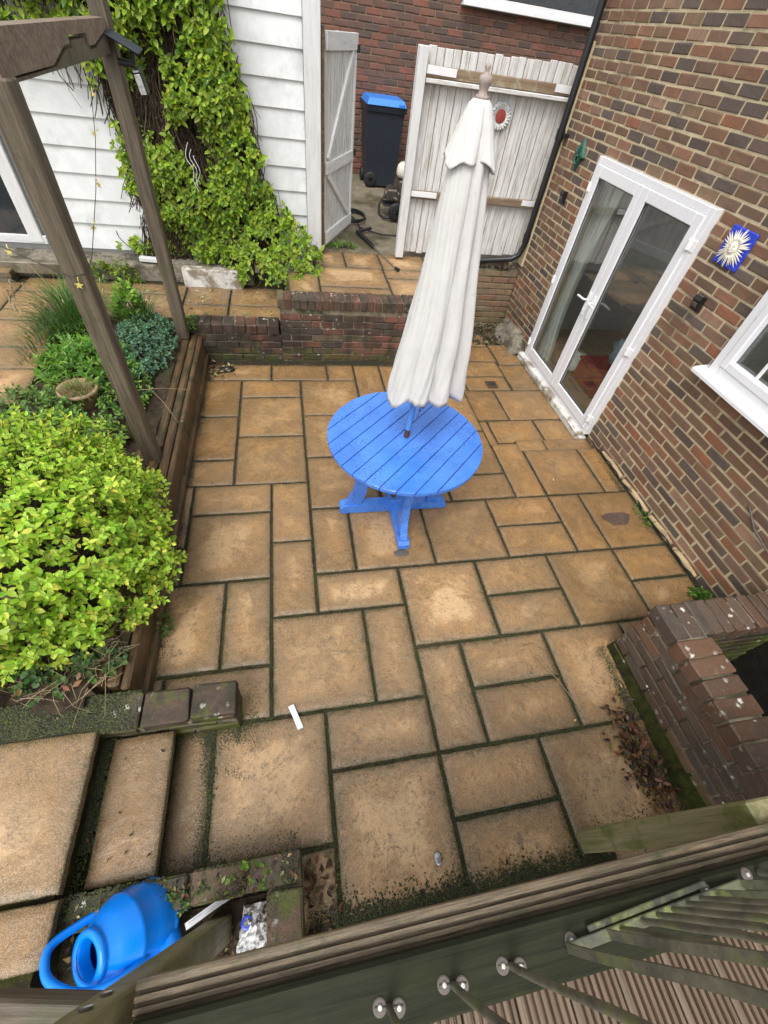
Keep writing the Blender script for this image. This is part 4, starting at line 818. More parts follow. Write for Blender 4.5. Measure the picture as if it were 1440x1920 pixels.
# ================================================================== TABLE AND PARASOL
TX,TY,TR,TZ=.738,2.215,.542,.735
tb=P0('round_table','bright blue round slatted wooden table in the middle of the patio','table')
d=Vector((1,1,0)).normalized(); nn=Vector((-1,1,0)).normalized(); NS=11; pit=2*TR/NS
for i in range(NS):
    v0=-TR+pit*i+.0025; v1=-TR+pit*(i+1)-.0025; 
    v0c,v1c=max(v0,-TR*.9995),min(v1,TR*.9995); pts=[]
    K=9
    for k in range(K+1): v=v0c+(v1c-v0c)*k/K; pts.append((math.sqrt(max(0,TR*TR-v*v)),v))
    for k in range(K,-1,-1): v=v0c+(v1c-v0c)*k/K; pts.append((-math.sqrt(max(0,TR*TR-v*v)),v))
    b=MB(); zc=U(-.0012,.0012); n=len(pts); cyv=(v0c+v1c)/2
    ins=[(x*.994,cyv+(y-cyv)*.95) for x,y in pts]
    vs=[(x,y-cyv,-.013) for x,y in pts]+[(x,y-cyv,.010) for x,y in pts]+[(x,y-cyv,.013) for x,y in ins]
    b.add(vs,[tuple(range(n))[::-1]]+[(j,(j+1)%n,n+(j+1)%n,n+j) for j in range(n)]+[(n+j,n+(j+1)%n,2*n+(j+1)%n,2*n+j) for j in range(n)]+[tuple(range(2*n,3*n))])
    o=b.build('slat',M['blue'],tb); A=Matrix((d,nn,Vector((0,0,1)))).transposed().to_4x4(); A.translation=Vector((TX,TY,TZ+zc))+nn*cyv; o.matrix_local=A
plank('batten',M['blue'],tb,(TX-.30,TY+.30,TZ-.035),(TX+.30,TY-.30,TZ-.035),.07,.035); plank('batten',M['blue'],tb,(TX-.42,TY,TZ-.075),(TX+.42,TY,TZ-.075),.06,.05); plank('batten',M['blue'],tb,(TX,TY-.42,TZ-.078),(TX,TY+.42,TZ-.078),.06,.05)
for ax,(ux,uy) in enumerate(((1,0),(0,1))):
    b=MB(); L_=.435; zz=.045; prof=[(-L_,-.038),(L_,-.038),(L_+.008,-.02),(L_+.004,.015),(L_-.02,.034),(L_-.05,.04),(-L_+.05,.04),(-L_+.02,.034),(-L_-.004,.015),(-L_-.008,-.02)]
    m3=Matrix(((ux,-uy,0),(uy,ux,0),(0,0,1)))@Matrix(((1,0,0),(0,0,-1),(0,1,0)))
    b.prism(prof,.085,m3,Vector((TX,TY,zz))-m3@Vector((0,0,.0425))+Vector((0,0,.0005*ax))); b.build('foot_beam',M['blue'],tb)
    for s in(-1,1):
        # flared leg plank standing on the beam end
        prof=[(.28,.085),(.405,.085),(.375,.13),(.34,.22),(.325,.36),(.335,.50),(.36,.66),(.22,.66),(.225,.45),(.24,.22)]
        b=MB(); m3s=Matrix(((ux*s,-uy*s,0),(uy*s,ux*s,0),(0,0,1)))@Matrix(((1,0,0),(0,0,-1),(0,1,0))); b.prism(prof,.055,m3s,Vector((TX,TY,0))-m3s@Vector((0,0,.0275))); b.build('leg',M['blue'],tb)
plank('centre_block',M['blue'],tb,(TX-.06,TY,.11),(TX+.06,TY,.11),.10,.06)
pr=P0('parasol','closed off-white canvas parasol standing through the blue table','parasol')
def ax_(z): t=(z-.75)/1.78; return Vector((TX+.004+.05*t,TY+.0*t,z))
MB().tube([ax_(.045),ax_(.30),ax_(.815)],.0195,16).build('lower_pole',M['darkwood'],pr)
MB().tube([ax_(.815),ax_(1.6),ax_(2.42)],.0205,16).build('pole',M['bluepole'],pr)
b=MB(); b.lathe([(.0,.13),(.012,.128),(.017,.115),(.012,.10),(.013,.092),(.03,.085),(.037,.07),(.034,.055),(.027,.04),(.024,.03),(.024,.012),(.036,.008),(.038,-.004),(.034,-.012),(0,-.012)],ax_(2.45),24); kf=ax_(2.45); b.v=[tuple(kf+(Vector(v)-kf)*.72) for v in b.v]; b.build('finial',M['finial'],pr)
b=MB(); b.tube([ax_(1.1)+Vector((.045,-.03,0)),ax_(.98)+Vector((.04,-.03,0)),ax_(.90)+Vector((.03,-.028,0))],.0025,6); b.lathe([(.006,0),(.009,.004),(.006,.008)],ax_(.985)+Vector((.042,-.03,0)),8); b.build('cord',M['washer'],pr)
b=MB(); b.tube([ax_(1.0)+Vector((.06,-.015,0)),ax_(1.12)+Vector((.06,-.015,0))],.013,10); b.build('crank_hub',M['darkwood'],pr)
def canopy(name,z_top,hem,Rf,nf,ph,ampf,nz=44,na=200,cxo=0.,thick=.0025,seed=3):
    vs=[]
    for layer in (0,1):
        for j in range(nz+1):
            t=j/nz
            for i in range(na):
                a=2*PI*i/na; zb=hem(a); z=z_top+(zb-z_top)*t
                q_=a+.30*math.sin(a+1.1)+.16*math.sin(2*a+.6+z*.5)+ .08*math.sin(2*z+a*2)+.04*math.sin(5*z); tw=nf*q_+ph+.5*math.sin(a*1.7+z*1.1)
                c_=math.cos(tw); f=2*abs(math.sin(tw/2+.3*math.sin(a*3)))**.7-1
                big=math.cos(3*a+1.0+z*.4)*.13+.06*math.sin(2*a+z)
                r_=Rf(z)*(1+ampf(t)*f*(1.15+.75*math.sin(a*2.0+2+z*.6))+big*t*.5+.012*math.sin(23*a+7*math.sin(3*z)+a*3)*(.4+t)+.05*t*mnoise.noise(Vector((math.cos(a)*6,math.sin(a)*6,z*2.2)))+.035*mnoise.noise(Vector((math.cos(a)*3,math.sin(a)*3,z*5+seed))))-layer*thick
                k_=ax_(z); vs.append((k_.x+cxo*min(1,t*1.5)+r_*math.cos(a),k_.y+r_*math.sin(a),z+.0))
    N1=(nz+1)*na; fs=[(j*na+i,(j+1)*na+i,(j+1)*na+(i+1)%na,j*na+(i+1)%na) for j in range(nz) for i in range(na)]
    fs+=[(N1+j*na+i,N1+j*na+(i+1)%na,N1+(j+1)*na+(i+1)%na,N1+(j+1)*na+i) for j in range(nz) for i in range(na)]
    fs+=[(nz*na+i,N1+nz*na+i,N1+nz*na+(i+1)%na,nz*na+(i+1)%na) for i in range(na)]
    mb=MB(); mb.add(vs,fs,True); return mb.build(name,M['canvas'],pr)
def interp(z,tab):
    for (a,ra),(b_,rb_) in zip(tab,tab[1:]):
        if a<=z<=b_: return ra+(rb_-ra)*(z-a)/(b_-a)
    return tab[0][1] if z<tab[0][0] else tab[-1][1]
TB=[(1.0,.181),(1.2,.174),(1.5,.150),(1.9,.113),(2.15,.092),(2.3,.076),(2.44,.035)]
canopy('canopy',2.43,lambda a:1.085+.055*math.sin(a*1+2.6)+.014*math.cos(8*a+.4)+.02*math.sin(5*a),lambda z:interp(z,TB),7,.4,lambda t:.05+.13*min(1,t*1.3),cxo=.045)
TT=[(2.1,.12),(2.25,.097),(2.38,.064),(2.43,.046),(2.447,.030)]
canopy('top_tier',2.446,lambda a:2.25+.010*math.cos(6*a+.7)+.014*math.sin(a*3),lambda z:interp(z,TT),5,1.9,lambda t:.03+.11*t,24,160,.004,.002,9)
# ================================================================== DECK (camera stands over its edge)
dk=P0('timber_deck','raised timber deck with grooved boards and algae-dark edge beam at the bottom','deck')
def grooved(name,parent,x0,x1,yc,z,width,ng,along='x',m='groove',th=.030,dep=.014):
    """deck board with real grooves, length along local X"""
    pf=[]; st_=width/ng; y=-width/2
    for i in range(ng):
        a=y+i*st_; pf+=[(a+.0005,-.001),(a+.002,0),(a+st_*.58,0),(a+st_*.64,-dep),(a+st_-.0008,-dep)]
    pf[0]=(pf[0][0],-.003); pf[-2:]=[(width/2-.001,-.003)]
    pf+=[(width/2,-th),(-width/2,-th)]; pf=pf[::-1]
    b=MB(); Ln=x1-x0; m3=Matrix(((0,0,1),(1,0,0),(0,1,0))); b.prism(pf,Ln,m3,(-Ln/2,0,0)); me=b.mesh(name); me.materials.append(M[m]); o=bpy.data.objects.new(name,me); put(o,parent)
    if along=='x': o.location=((x0+x1)/2,yc,z)
    else: o.matrix_local=Matrix.Translation((yc,(x0+x1)/2,z))@Matrix.Rotation(PI/2,4,'Z')
    return o
grooved('edge_board',dk,-.41,2.6,-.178,1.20,.145,8)
plank('edge_beam',M['darkbeam'],dk,(-.41,-.222,1.222),(2.6,-.222,1.222),.112,.05,(0,0,1),.008)
plank('fascia',M['darkbeam'],dk,(-.41,-.235,1.08),(2.6,-.235,1.08),.045,.17,(0,0,1),.005)
for i in range(22): grooved('deck_board',dk,-1.5,-.262,-.36+.128*i+.064,1.198,.124,7,'y','decking')
for x in (.4,1.4): one('joist',M['darkbeam'],dk,(x,-.85,1.10),(.05,1.2,.14))
plank('side_beam',M['oldwood'],dk,(-1.3,.015,1.115),(-.505,-.148,1.115),.05,.12,(0,0,1),.006)
lpst=plank('post',M['greenpost'],dk,(-.432,-.100,.0),(-.515,-.222,2.20),.088,.088,(0,1,0),.006)
for zz in (1.17,1.27):
    b=MB(); b.lathe([(0,.008),(.009,.007),(.014,.002),(.015,0)],(-.478-.0*zz,-.052-.0555*zz+.002,zz),14,Matrix(((1,0,0),(0,0,1),(0,-1,0))).transposed()); b.build('bolt',M['metal'],dk)
plank('post',M['greenpost'],dk,(1.33,-.095,.0),(1.33,-.095,1.168),.095,.095,(0,1,0),.006)
# balusters
BZ=1.248
def bal_path(x,y,n=14,lean=.0):
    pts=[]
    for i in range(n+1):
        t=i/n; z=BZ+.004+.92*t; bulge=.012*math.exp(-((t-.55)/.28)**2); pts.append((x+lean*t,y+bulge-.012*t,z))
    return pts
def ribbon(b,pp,w=.018,t=.006):
    vs=[]
    for i,p in enumerate(pp):
        p=Vector(p); tg=(Vector(pp[min(i+1,len(pp)-1)])-Vector(pp[max(i-1,0)])).normalized(); q=tg.cross(Vector((1,0,0))).normalized(); x=Vector((1,0,0))
        vs+=[p-q*w/2-x*t/2,p-q*w/2+x*t/2,p+q*w/2+x*t/2,p+q*w/2-x*t/2]
    n=len(pp); b.add(vs,[(4*i+k,4*i+(k+1)%4,4*i+4+(k+1)%4,4*i+4+k) for i in range(n-1) for k in range(4)]+[(0,1,2,3),(4*n-1,4*n-2,4*n-3,4*n-4)])
def bolt(x,y,par):
    b=MB(); b.lathe([(0,.003),(.0125,.003),(.015,.0012),(.0155,0)],(x,y,BZ),20,None,False); b.build('washer',M['washer'],par); b=MB(); b.lathe([(0,.007),(.0018,.007),(.002,.0085),(.0042,.008),(.0052,.006),(.0055,.003)],(x,y,BZ),12,None,False); b.build('screw',M['screw'],par)
bl=[(.118,-.238),(.262,-.232),(.402,-.229)]
for i,(x,y) in enumerate(bl):
    t=P0('baluster',['black metal baluster furthest left on the deck beam','black metal baluster in the middle of three on the deck beam','black metal baluster beside the framed railing panel'][i],'baluster','balusters bolted to the deck beam')
    MB().tube(bal_path(x,y),.0075,10).build('bar',M['balusters'],t); b=MB(); b.tube([(x-.03,y+.004,BZ+.003),(x+.03,y-.004,BZ+.003)],.004,6); b.build('foot_plate',M['balusters'],t)
    bolt(x-.019,y+.004,t); bolt(x+.021,y-.004,t)
t=P0('baluster','black metal baluster base with a bright bolt at the right edge','baluster','balusters bolted to the deck beam'); MB().tube(bal_path(1.125,-.19),.0075,10).build('bar',M['balusters'],t); bolt(1.09,-.188,t)
rpn=P0('railing_panel','lichen-covered metal railing panel with flat bar frame on the deck beam','railing')
ra,rb2=Vector((.545,-.226,1.262)),Vector((1.055,-.200,1.262)); dr=(rb2-ra).normalized()
plank('bottom_rail',M['algaebar'],rpn,ra,rb2,.022,.008,(0,0,1),.002); plank('lower_rail',M['algaebar'],rpn,ra+Vector((.06,.022,-.004)),rb2+Vector((-.10,.018,-.004)),.012,.008,(0,0,1),.002)
for s_ in (0.,.105): 
    pts=[]; p=ra+dr*s_*1.0
    b=MB(); pp=bal_path(p.x,p.y+.0,20,.02); ribbon(b,pp)
    b.build('flat_upright',M['balusters'],rpn)
for s_ in (.42,.505):
    b=MB(); p=ra+dr*s_; pp=bal_path(p.x,p.y,20,.02); ribbon(b,pp)
    b.build('flat_upright',M['algaebar'],rpn)
for s_ in (.14,.20,.245,.29,.335,.375): 
    p=ra+dr*s_; b=MB(); ln_=[(p.x+.004*math.sin(i*1.7),p.y+.006*math.sin(PI*min(1,i/9))-.001*i,BZ+.012+.066*i) for i in range(15)]; b.tube(ln_,.007,8); b.build('scroll_bar',M['balusters'],rpn)
bolt(.56,-.216,rpn); bolt(.955,-.196,rpn)
# ================================================================== WATERING CAN AND LITTER
wc_=P0('watering_can','bright blue plastic watering can lying in the brick planter','watering can')
cc=Vector((-.765,-.052,.225)); ex=Vector((.58,.29,-.76)).normalized(); A3=frame(ex)
ey,ez=A3.col[1].copy(),A3.col[2].copy(); S=Matrix((ey,ez,ex)).transposed()
b=MB(); b.lathe([(.0,.165),(.09,.163),(.122,.150),(.133,.128),(.129,.121),(.134,.112),(.140,.05),(.139,-.005),(.143,-.012),(.139,-.022),(.126,-.055),(.108,-.085),(.088,-.108),(.084,-.116),(.089,-.124),(.086,-.136),(.072,-.141),(.062,-.138),(.058,-.125),(.056,-.09)],cc,48,S)
for side in (-1,1): b.lathe([(.060,0),(.062,.004),(.056,.006)],cc+ez*.118*1+ey*side*.0+ex*.075,24,Matrix((ey,ex,ez)).transposed())
b.build('body',M['canblue'],wc_)
b=MB(); b.lathe([(.0,-.02),(.10,-.02),(.095,-.06),(.070,-.10),(.060,-.136)],cc,32,S); b.build('inside',M['caninside'],wc_)
hp=[Vector(q) for q in ((-.84,.045,.19),(-.925,.012,.235),(-.99,-.035,.295),(-.965,-.105,.335),(-.89,-.150,.362),(-.80,-.172,.368),(-.72,-.160,.345),(-.665,-.125,.28),(-.68,-.09,.20))]
b=MB(); b.tube(smooth(hp),.0150,14); b.build('handle',M['canblue'],wc_)
b=MB(); b.tube(smooth([Vector(q) for q in ((-.66,-.05,.14),(-.615,-.10,.17),(-.575,-.155,.20),(-.55,-.21,.225))]),[.060-.0018*i for i in range(19)],16); b.build('spout',M['canblue'],wc_)
lt=MB(); lt.box((-.46,-.03,.185),(.20,.026,.010),Euler((0,0,R(22))).to_matrix(),.003); lt.box((-.46,-.03,.191),(.17,.008,.006),Euler((0,0,R(22))).to_matrix(),.002); tag(lt.build('plastic_strip',M['metal']),'long clear plastic strip lying across the planter edge','litter')
fo=MB(); n=14; vs=[]
for j in range(n+1):
    for i in range(n+1):
        x,y=i/n-.5,j/n-.5; r_=max(abs(x),abs(y)); vs.append((-.29+x*.13+.03*y,-.12+y*.15,.095+.05*(1-r_*1.8)+.035*mnoise.noise(Vector((x*9,y*9,3)))))
fo.add(vs,[(j*(n+1)+i,j*(n+1)+i+1,(j+1)*(n+1)+i+1,(j+1)*(n+1)+i) for j in range(n) for i in range(n)]); fp=fo.build('crumpled_bag',M['dirtywhite']); tag(fp,'crumpled dirty white bag with a blue mark in the planter pit','litter')
b=MB(); b.lathe([(.012,0),(.022,.002),(.024,.0)],(-.325,-.10,.125),14); b.build('blue_mark',M['plaqueblue'],fp)
b=MB(); b.prism([(-.02,-.07),(.012,-.075),(.02,-.01),(.028,.06),(-.004,.066),(-.01,.0)],.004,Euler((.05,.04,R(28))).to_matrix(),(-.11,.70,.012)); tag(b.build('plastic_scrap',M['paper']),'small white plastic scrap on the slab joint near the kerb','litter')
blob('pebble',M['metal'],(.545,-.095+.06,.008),(.020,.028,.010),'small blue-grey pebble on the moss beside the deck edge','pebble',.2,2)
blob('stain_plate',M['washer'],(.72,1.75,.001),(.06,.035,.004),'flat rusty metal plate under the front table foot','plate',.1,4)
# ================================================================== VEGETATION
def leaf_mesh(name,col,L=1.,w=.5,fold=.18,curl=.15):
    mb=MB(); mb.col=col; vs=[(0,0,0),(L*.35,0,-fold*.5*w),(L*.7,0,-fold*.4*w-curl*.1),(L,0,-curl*L*.5),(L*.30,w*.5,fold*w*.3),(L*.68,w*.42,fold*w*.2-curl*.1),(L*.30,-w*.5,fold*w*.3),(L*.68,-w*.42,fold*w*.2-curl*.1)]
    mb.add(vs,[(0,1,4),(0,6,1),(4,1,2,5),(1,6,7,2),(5,2,3),(2,7,3)],True); return mb.mesh(name)
def leaf_set(cols,n,w=.5,fold=.2,curl=.3): return [leaf_mesh('leaf',tuple(x*U(.85,1.15) for x in random.choice(cols)),1,w*U(.9,1.1),fold,curl*U(.3,1.5)) for _ in range(n)]
def orient(p,dir_,up_,s):
    A=frame(dir_,up_).to_4x4()@Matrix.Diagonal((s,s,s,1)); A.translation=Vector(p); return A
YG=[(.47,.64,.065),(.56,.71,.09),(.41,.60,.06),(.29,.46,.05),(.62,.74,.12),(.33,.50,.055),(.22,.34,.045)]
CG=[(.33,.48,.05),(.26,.41,.045),(.18,.31,.04),(.40,.54,.065),(.11,.20,.03)]
def shoots(n,surf,leaflen,npair,sprd=.9,stem=True,stl=.09):
    """leafy shoots: surf() gives (point, outward direction). returns leaf matrices and stem list"""
    out=[];st=[]
    for _ in range(n):
        r_=surf()
        if r_ is None: continue
        p,dn=r_; dn=(dn+Vector((U(-.5,.5),U(-.5,.5),U(-.3,.6)))).normalized(); ln=stl*U(.6,1.3)
        side=dn.orthogonal().normalized(); k=random.randint(max(2,npair-1),npair+1); base=p-dn*ln
        st.append((base-dn*.05,p))
        for i in range(k):
            t=(i+.4)/k; c=base+dn*ln*t; side=(Matrix.Rotation(PI/2+U(-.3,.3),3,dn)@side).normalized()
            for s in(-1,1):
                dd=(side*s*sprd+dn*U(.3,.7)+Vector((0,0,U(-.25,.1)))).normalized(); sz=leaflen*U(.45,1.2)*(1-.35*abs(t-.5))
                out.append(orient(c,dd,(dn+Vector((U(-.3,.3),U(-.3,.3),.5))),sz))
        out.append(orient(p,dn,Vector((U(-1,1),U(-1,1),1)),leaflen*.6))
    return out,st
def stems_obj(st,parent,m,r0=.0022,r1=.0012,name='stems'):
    b=MB()
    for a,c in st: mid=(a+c)/2+Vector((U(-.006,.006),U(-.006,.006),U(-.006,.006))); b.tube([a,mid,c],[r0,(r0+r1)/2,r1],3,False)
    return b.build(name,m,parent,'stuff')
# ---- big yellow-green bush
bu_=P0('golden_bush','large rounded yellow-green leafy bush overhanging the sleepers at left','bush')
BC=Vector((-1.53,1.68,.54)); BR=(.76,.76,.56)
def bsurf():
    while True:
        v=Vector((random.gauss(0,1),random.gauss(0,1),random.gauss(0,1))).normalized()
        if v.z<-.35: continue
        q_=mnoise.noise(v*2.3+Vector((4,4,4))); r_=1+.22*q_+U(-.20,.04)
        if mnoise.noise(v*4.5+Vector((1,7,2)))<-.42 and rnd()<.8: r_-=.10
        dirn=Vector((v.x/BR[0],v.y/BR[1],v.z/BR[2])).normalized()
        return BC+Vector((v.x*BR[0]*r_,v.y*BR[1]*r_,v.z*BR[2]*r_)),(dirn+Vector((0,0,.5))).normalized()
lv,stm=shoots(2300,bsurf,.046,4,.95)
var=leaf_set(YG,24,.56,.2,.25)
pieces('leaf',bu_,var,[(random.randrange(24),m_,(m_.to_scale().x)**2) for m_ in lv],M['leaf'],300,'foliage')
for i in range(420):
    a=BC+Vector((U(-.25,.25),U(-.25,.25),-.3)); p,_=bsurf(); stm.append((a.lerp(p,.35)+Vector((U(-.05,.05),)*3),p*.93+BC*.07))
stems_obj(stm,bu_,M['stem'],.0032,.0014)
# old stump inside
b=MB(); b.tube([(-1.30,1.12,.30),(-1.33,1.16,.55),(-1.36,1.25,.72)],[.07,.055,.03],10); b.build('stump',M['oldwood'],bu_)
# ---- climber on the shed
cb=P0('climbing_plant','tall bright green climbing plant spilling down the white shed wall','climber')
POLY=[(-4.6,3.2),(-1.0,3.2),(-.46,3.0),(-.43,2.50),(-.36,2.20),(-.24,1.98),(-.30,1.84),(-.20,1.6),(-.30,1.46),(-.10,1.24),(.14,1.02),(.36,.85),(.38,.55),(.28,.42),(-.2,.40),(-.62,.50),(-1.1,.60),(-1.9,.62),(-1.85,.84),(-1.40,1.02),(-1.55,1.35),(-1.50,1.75),(-1.55,2.05),(-1.95,2.28),(-4.6,2.34)]
def inpoly(x,z):
    c_=False; n=len(POLY)
    for i in range(n):
        (x1,z1),(x2,z2)=POLY[i],POLY[(i+1)%n]
        if (z1>z)!=(z2>z) and x<(x2-x1)*(z-z1)/(z2-z1)+x1: c_=not c_
    return c_
def pick(dens,mode=0):
    def f():
        for _ in range(60):
            x,z=U(-4.3,.40),U(.38,3.2)
            if not inpoly(x,z): 
                if not(inpoly(x-.06,z) or inpoly(x+.06,z)) or rnd()<.8: continue
            q_=mnoise.noise(Vector((x*2.6,z*2.6,3.3))); q2=mnoise.noise(Vector((x*7,z*7,8)))
            core=(-1.25<x<-.75 and 1.2<z<2.4)
            th=(.02 if core else -.40) if mode==0 else -1
            if x<-1.35 and z<2.2: th=.0
            if q_+.5*q2<th: continue
            D=.16+.22*max(0,q_+.3); 
            if z<1.0: D+=.70*min(1,max(0,(x+.75)/.5))*(1.0-z)/.5
            if x>-1.9 and z<1.0 and x<-1.0: D*=.5
            dd=D*(1-.25*rnd()**2) if mode==0 else D*rnd()*.6
            return Vector((x+U(-.02,.02),SY-.04-dd,z)),Vector((U(-.3,.3),-1,U(-.2,.5))).normalized()
        return None
    return f
lv,stm=shoots(3000,pick(0),.074,3,.95,True,.10)
var=leaf_set(CG,26,.5,.2,.35)
pieces('leaf',cb,var,[(random.randrange(26),m_,(m_.to_scale().x)**2) for m_ in lv],M['leaf'],300,'foliage')
stems_obj(stm,cb,M['stem'],.0028,.0014)
b=MB()
for i in range(1500):
    r_=pick(1,1)()
    if r_ is None: continue
    p,_=r_
    if p.x<-2.2: continue
    q=[p]; 
    dv=Vector((U(-.35,.35),U(-.2,.2),U(-1,-.3))).normalized()
    for k in range(4):
        dv=(dv+Vector((U(-.35,.35),U(-.25,.25),U(-.3,.2)))).normalized(); nq=q[-1]+dv*U(.05,.13); nq.y=min(nq.y,SY-.02); q.append(nq)
    b.tube(q,[.004*U(.5,1.4)]*5,3,False)
b.build('stem_tangle',M['stem'],cb,'stuff')
# dark dead thatch hanging behind the leaves
b=MB()
for i in range(4200):
    x=U(-1.55,-.1); z=U(.75,3.1)
    if not inpoly(x,z): continue
    b.tube([(x,SY-.05-U(0,.12),z),(x+U(-.05,.05),SY-.08-U(0,.1),z-.15),(x+U(-.1,.1),SY-.05-U(0,.1),z-.32)],.0045,3,False)
b.build('dead_stems',M['thatch'],cb,'stuff')
b=MB(); 
for k in range(3): b.tube(smooth([Vector(q_) for q_ in ((-.86+.02*k,SY-.40,1.66-.05*k),(-.90+.035*k,SY-.41,1.55),(-.85+.03*k,SY-.42,1.46),(-.87+.03*k,SY-.40,1.36+.02*k),(-.84,SY-.40,1.28+.04*k))]),.0028,5)
tag(b.build('loose_wire',M['newwhite']),'loose white wire hanging in the climbing plant','wire')
# ---- generic plants of the bed
def plant(name,label,cat,c,rad,hgt,n,ll,cols,w=.5,npair=3,mat='leaf',stl=.08,lim=0,r0=.0018,group=None,zb=.32):
    t=P0(name,label,cat,group); cx,cy=c
    def sf():
        a=U(0,2*PI); r_=math.sqrt(rnd()); x,y=r_*math.cos(a),r_*math.sin(a); zz=zb+hgt*(1-.65*r_*r_)*U(.55,1.05)+.04*mnoise.noise(Vector((x*4,y*4,cx))); return Vector((cx+x*rad[0],cy+y*rad[1],zz)),Vector((x*.6,y*.6,1)).normalized()
    lv,stm=shoots(n,sf,ll,npair,.95,True,stl); var=leaf_set(cols,12,w,.2,.35)
    pieces('leaf',t,var,[(random.randrange(12),m_,(m_.to_scale().x)**2) for m_ in lv],M[mat],lim,'foliage')
    stm+=[(Vector((cx+(p.x-cx)*.5,cy+(p.y-cy)*.5,zb-.02)),p) for _,p in stm[::3]]
    stems_obj(stm,t,M['stem'],r0,.001); return t
BLG=[(.085,.19,.11),(.11,.23,.14),(.06,.14,.085),(.13,.26,.12)]; MG=[(.11,.24,.035),(.16,.32,.045),(.08,.17,.03),(.20,.36,.05)]; DG=[(.035,.075,.02),(.05,.11,.025),(.07,.14,.03)]
plant('columbine','mound of blue-green lobed foliage beside the farther pergola post','plant',(-1.40,4.12),(.32,.58),.20,560,.030,BLG,.85,3,'leafd',.05)
plant('leafy_perennial','fresh green lance-leaved plant behind the terracotta pot','plant',(-1.74,3.68),(.38,.38),.30,170,.085,MG,.34,4,'leaf',.10,150)
plant('leafy_perennial','soft green round-leaved plant at the top left of the bush','plant',(-2.05,3.05),(.42,.30),.24,190,.042,[(.13,.25,.05),(.18,.32,.06),(.10,.19,.045)],.65,3,'leafd',.07)
plant('leafy_perennial','light green broad-leaved plant between the two pergola posts','plant',(-1.62,4.75),(.16,.18),.36,60,.07,[(.26,.42,.06),(.18,.32,.05)],.6,3,'leaf',.08,80)
plant('bed_filler','dark green low foliage between the pot and the nearer pergola post','plant',(-1.40,3.34),(.20,.40),.14,150,.040,DG+MG,.6,3,'leafd',.06)
plant('bed_filler','mixed green foliage between the bush and the terracotta pot','plant',(-1.75,2.74),(.50,.28),.22,280,.044,[(.15,.28,.05),(.10,.19,.04),(.22,.36,.06)],.6,3,'leafd',.07)
plant('bed_filler','short green leaves around the foot of the strappy grass','plant',(-1.95,4.2),(.28,.30),.12,120,.038,MG,.5,3,'leafd',.06)
plant('low_weeds','small green weeds growing on the low wall by the farther post','plant',(-1.05,4.58),(.16,.14),.10,60,.03,MG,.6,2,'leaf',.04,0,.0015,None,.33)
plant('low_shrub','young green sprigs against the white shed foot','plant',(-1.95,5.55),(.34,.12),.30,90,.045,CG,.5,3,'leaf',.08)
plant('wall_weeds','green weeds in the corner of house wall and light well','plant',(2.93,1.02),(.10,.20),.10,46,.035,MG,.7,2,'leaf',.04,0,.0015,None,.0)
plant('wall_weeds','dark mossy weeds halfway along the house wall foot','plant',(2.97,1.95),(.07,.16),.03,40,.020,DG+MG,.7,2,'leafd',.03,0,.0015,None,.0)
plant('gate_weeds','small green weeds at the foot of the open gate','plant',(.70,6.18),(.22,.10),.08,44,.035,MG,.6,2,'leaf',.04,0,.0015,None,.64)
plant('ivy','dark ivy leaves trailing over the planter wall','plant',(-.60,.03),(.15,.06),.05,26,.026,DG+[(.16,.26,.05)],.8,2,'leafd',.05,0,.0015,None,.20)
plant('ivy','sparse green ivy sprigs on the right part of the planter wall','plant',(-.33,.04),(.14,.05),.05,9,.024,MG,.7,2,'leaf',.05,0,.0015,None,.23)
plant('undergrowth','dark ivy undergrowth below the golden bush','plant',(-1.35,1.02),(.42,.18),.16,150,.036,DG,.75,3,'leafd',.06,0,.0018,None,.28)
plant('kerb_weeds','small trailing green weed on the sleeper foot near the kerb','plant',(-.90,1.32),(.09,.10),.10,26,.022,MG+DG,.6,2,'leaf',.05,0,.0012,None,.03)
sg=P0('wall_seedling','single bright green seedling growing from the parapet brickwork','seedling'); b=MB(); 
lvs=[orient((2.02,.41,.20),Vector((-.35+.0*i,math.cos(i*1.05),math.sin(i*1.05))),(-1,0,.3),.045) for i in range(6)]; vr=leaf_set([(.16,.42,.04)],4,.34,.1,.1); pieces('leaf',sg,vr,[(i%4,m_,.01) for i,m_ in enumerate(lvs)],M['leaf'])
# strappy grass clumps
def grass(name,label,c,rad,n,ln,cols,zb=.32,spread=.6,w=.007,flow=0,parent=None,mat='leafd',group=None):
    t=P0(name,label,'plant',group); b=MB()
    for i in range(n):
        a=U(0,2*PI); r_=math.sqrt(rnd()); p=Vector((c[0]+rad[0]*r_*math.cos(a),c[1]+rad[1]*r_*math.sin(a),zb)); out=Vector((math.cos(a)*r_+U(-.4,.4),math.sin(a)*r_+U(-.4,.4),0))*spread; L_=ln*U(.6,1.15); b.col=tuple(x*U(.8,1.2) for x in random.choice(cols))
        side=Vector((-out.y,out.x,0)); side=side.normalized() if side.length>.01 else Vector((1,0,0)); vs=[]
        for k in range(6):
            s=k/5; q=p+out*L_*s*s*1.1+Vector((0,0,L_*(s-.38*s*s*out.length*1.6))); ww=w*(1-s**2)*.5+.0004; vs+=[q-side*ww,q+side*ww]
        b.add(vs,[(2*k,2*k+1,2*k+3,2*k+2) for k in range(5)],True)
    b.build('blades',M[mat],t,'stuff')
    for i in range(flow):
        a=U(0,2*PI); p=Vector((c[0],c[1],zb)); q=Vector((c[0]+rad[0]*1.5*math.cos(a),c[1]+rad[1]*1.4*math.sin(a),zb+ln*U(.75,1.05))); b=MB(); b.tube([p,p.lerp(q,.5)+Vector((0,0,.08)),q],.0022,4,False); b.tube([q,q+Vector((U(-.01,.01),U(-.01,.01),-.02)),q+Vector((U(-.015,.015),U(-.015,.015),-.055))],[.005,.009,.003],6); b.build('seed_head',M['straw'],t)
    return t
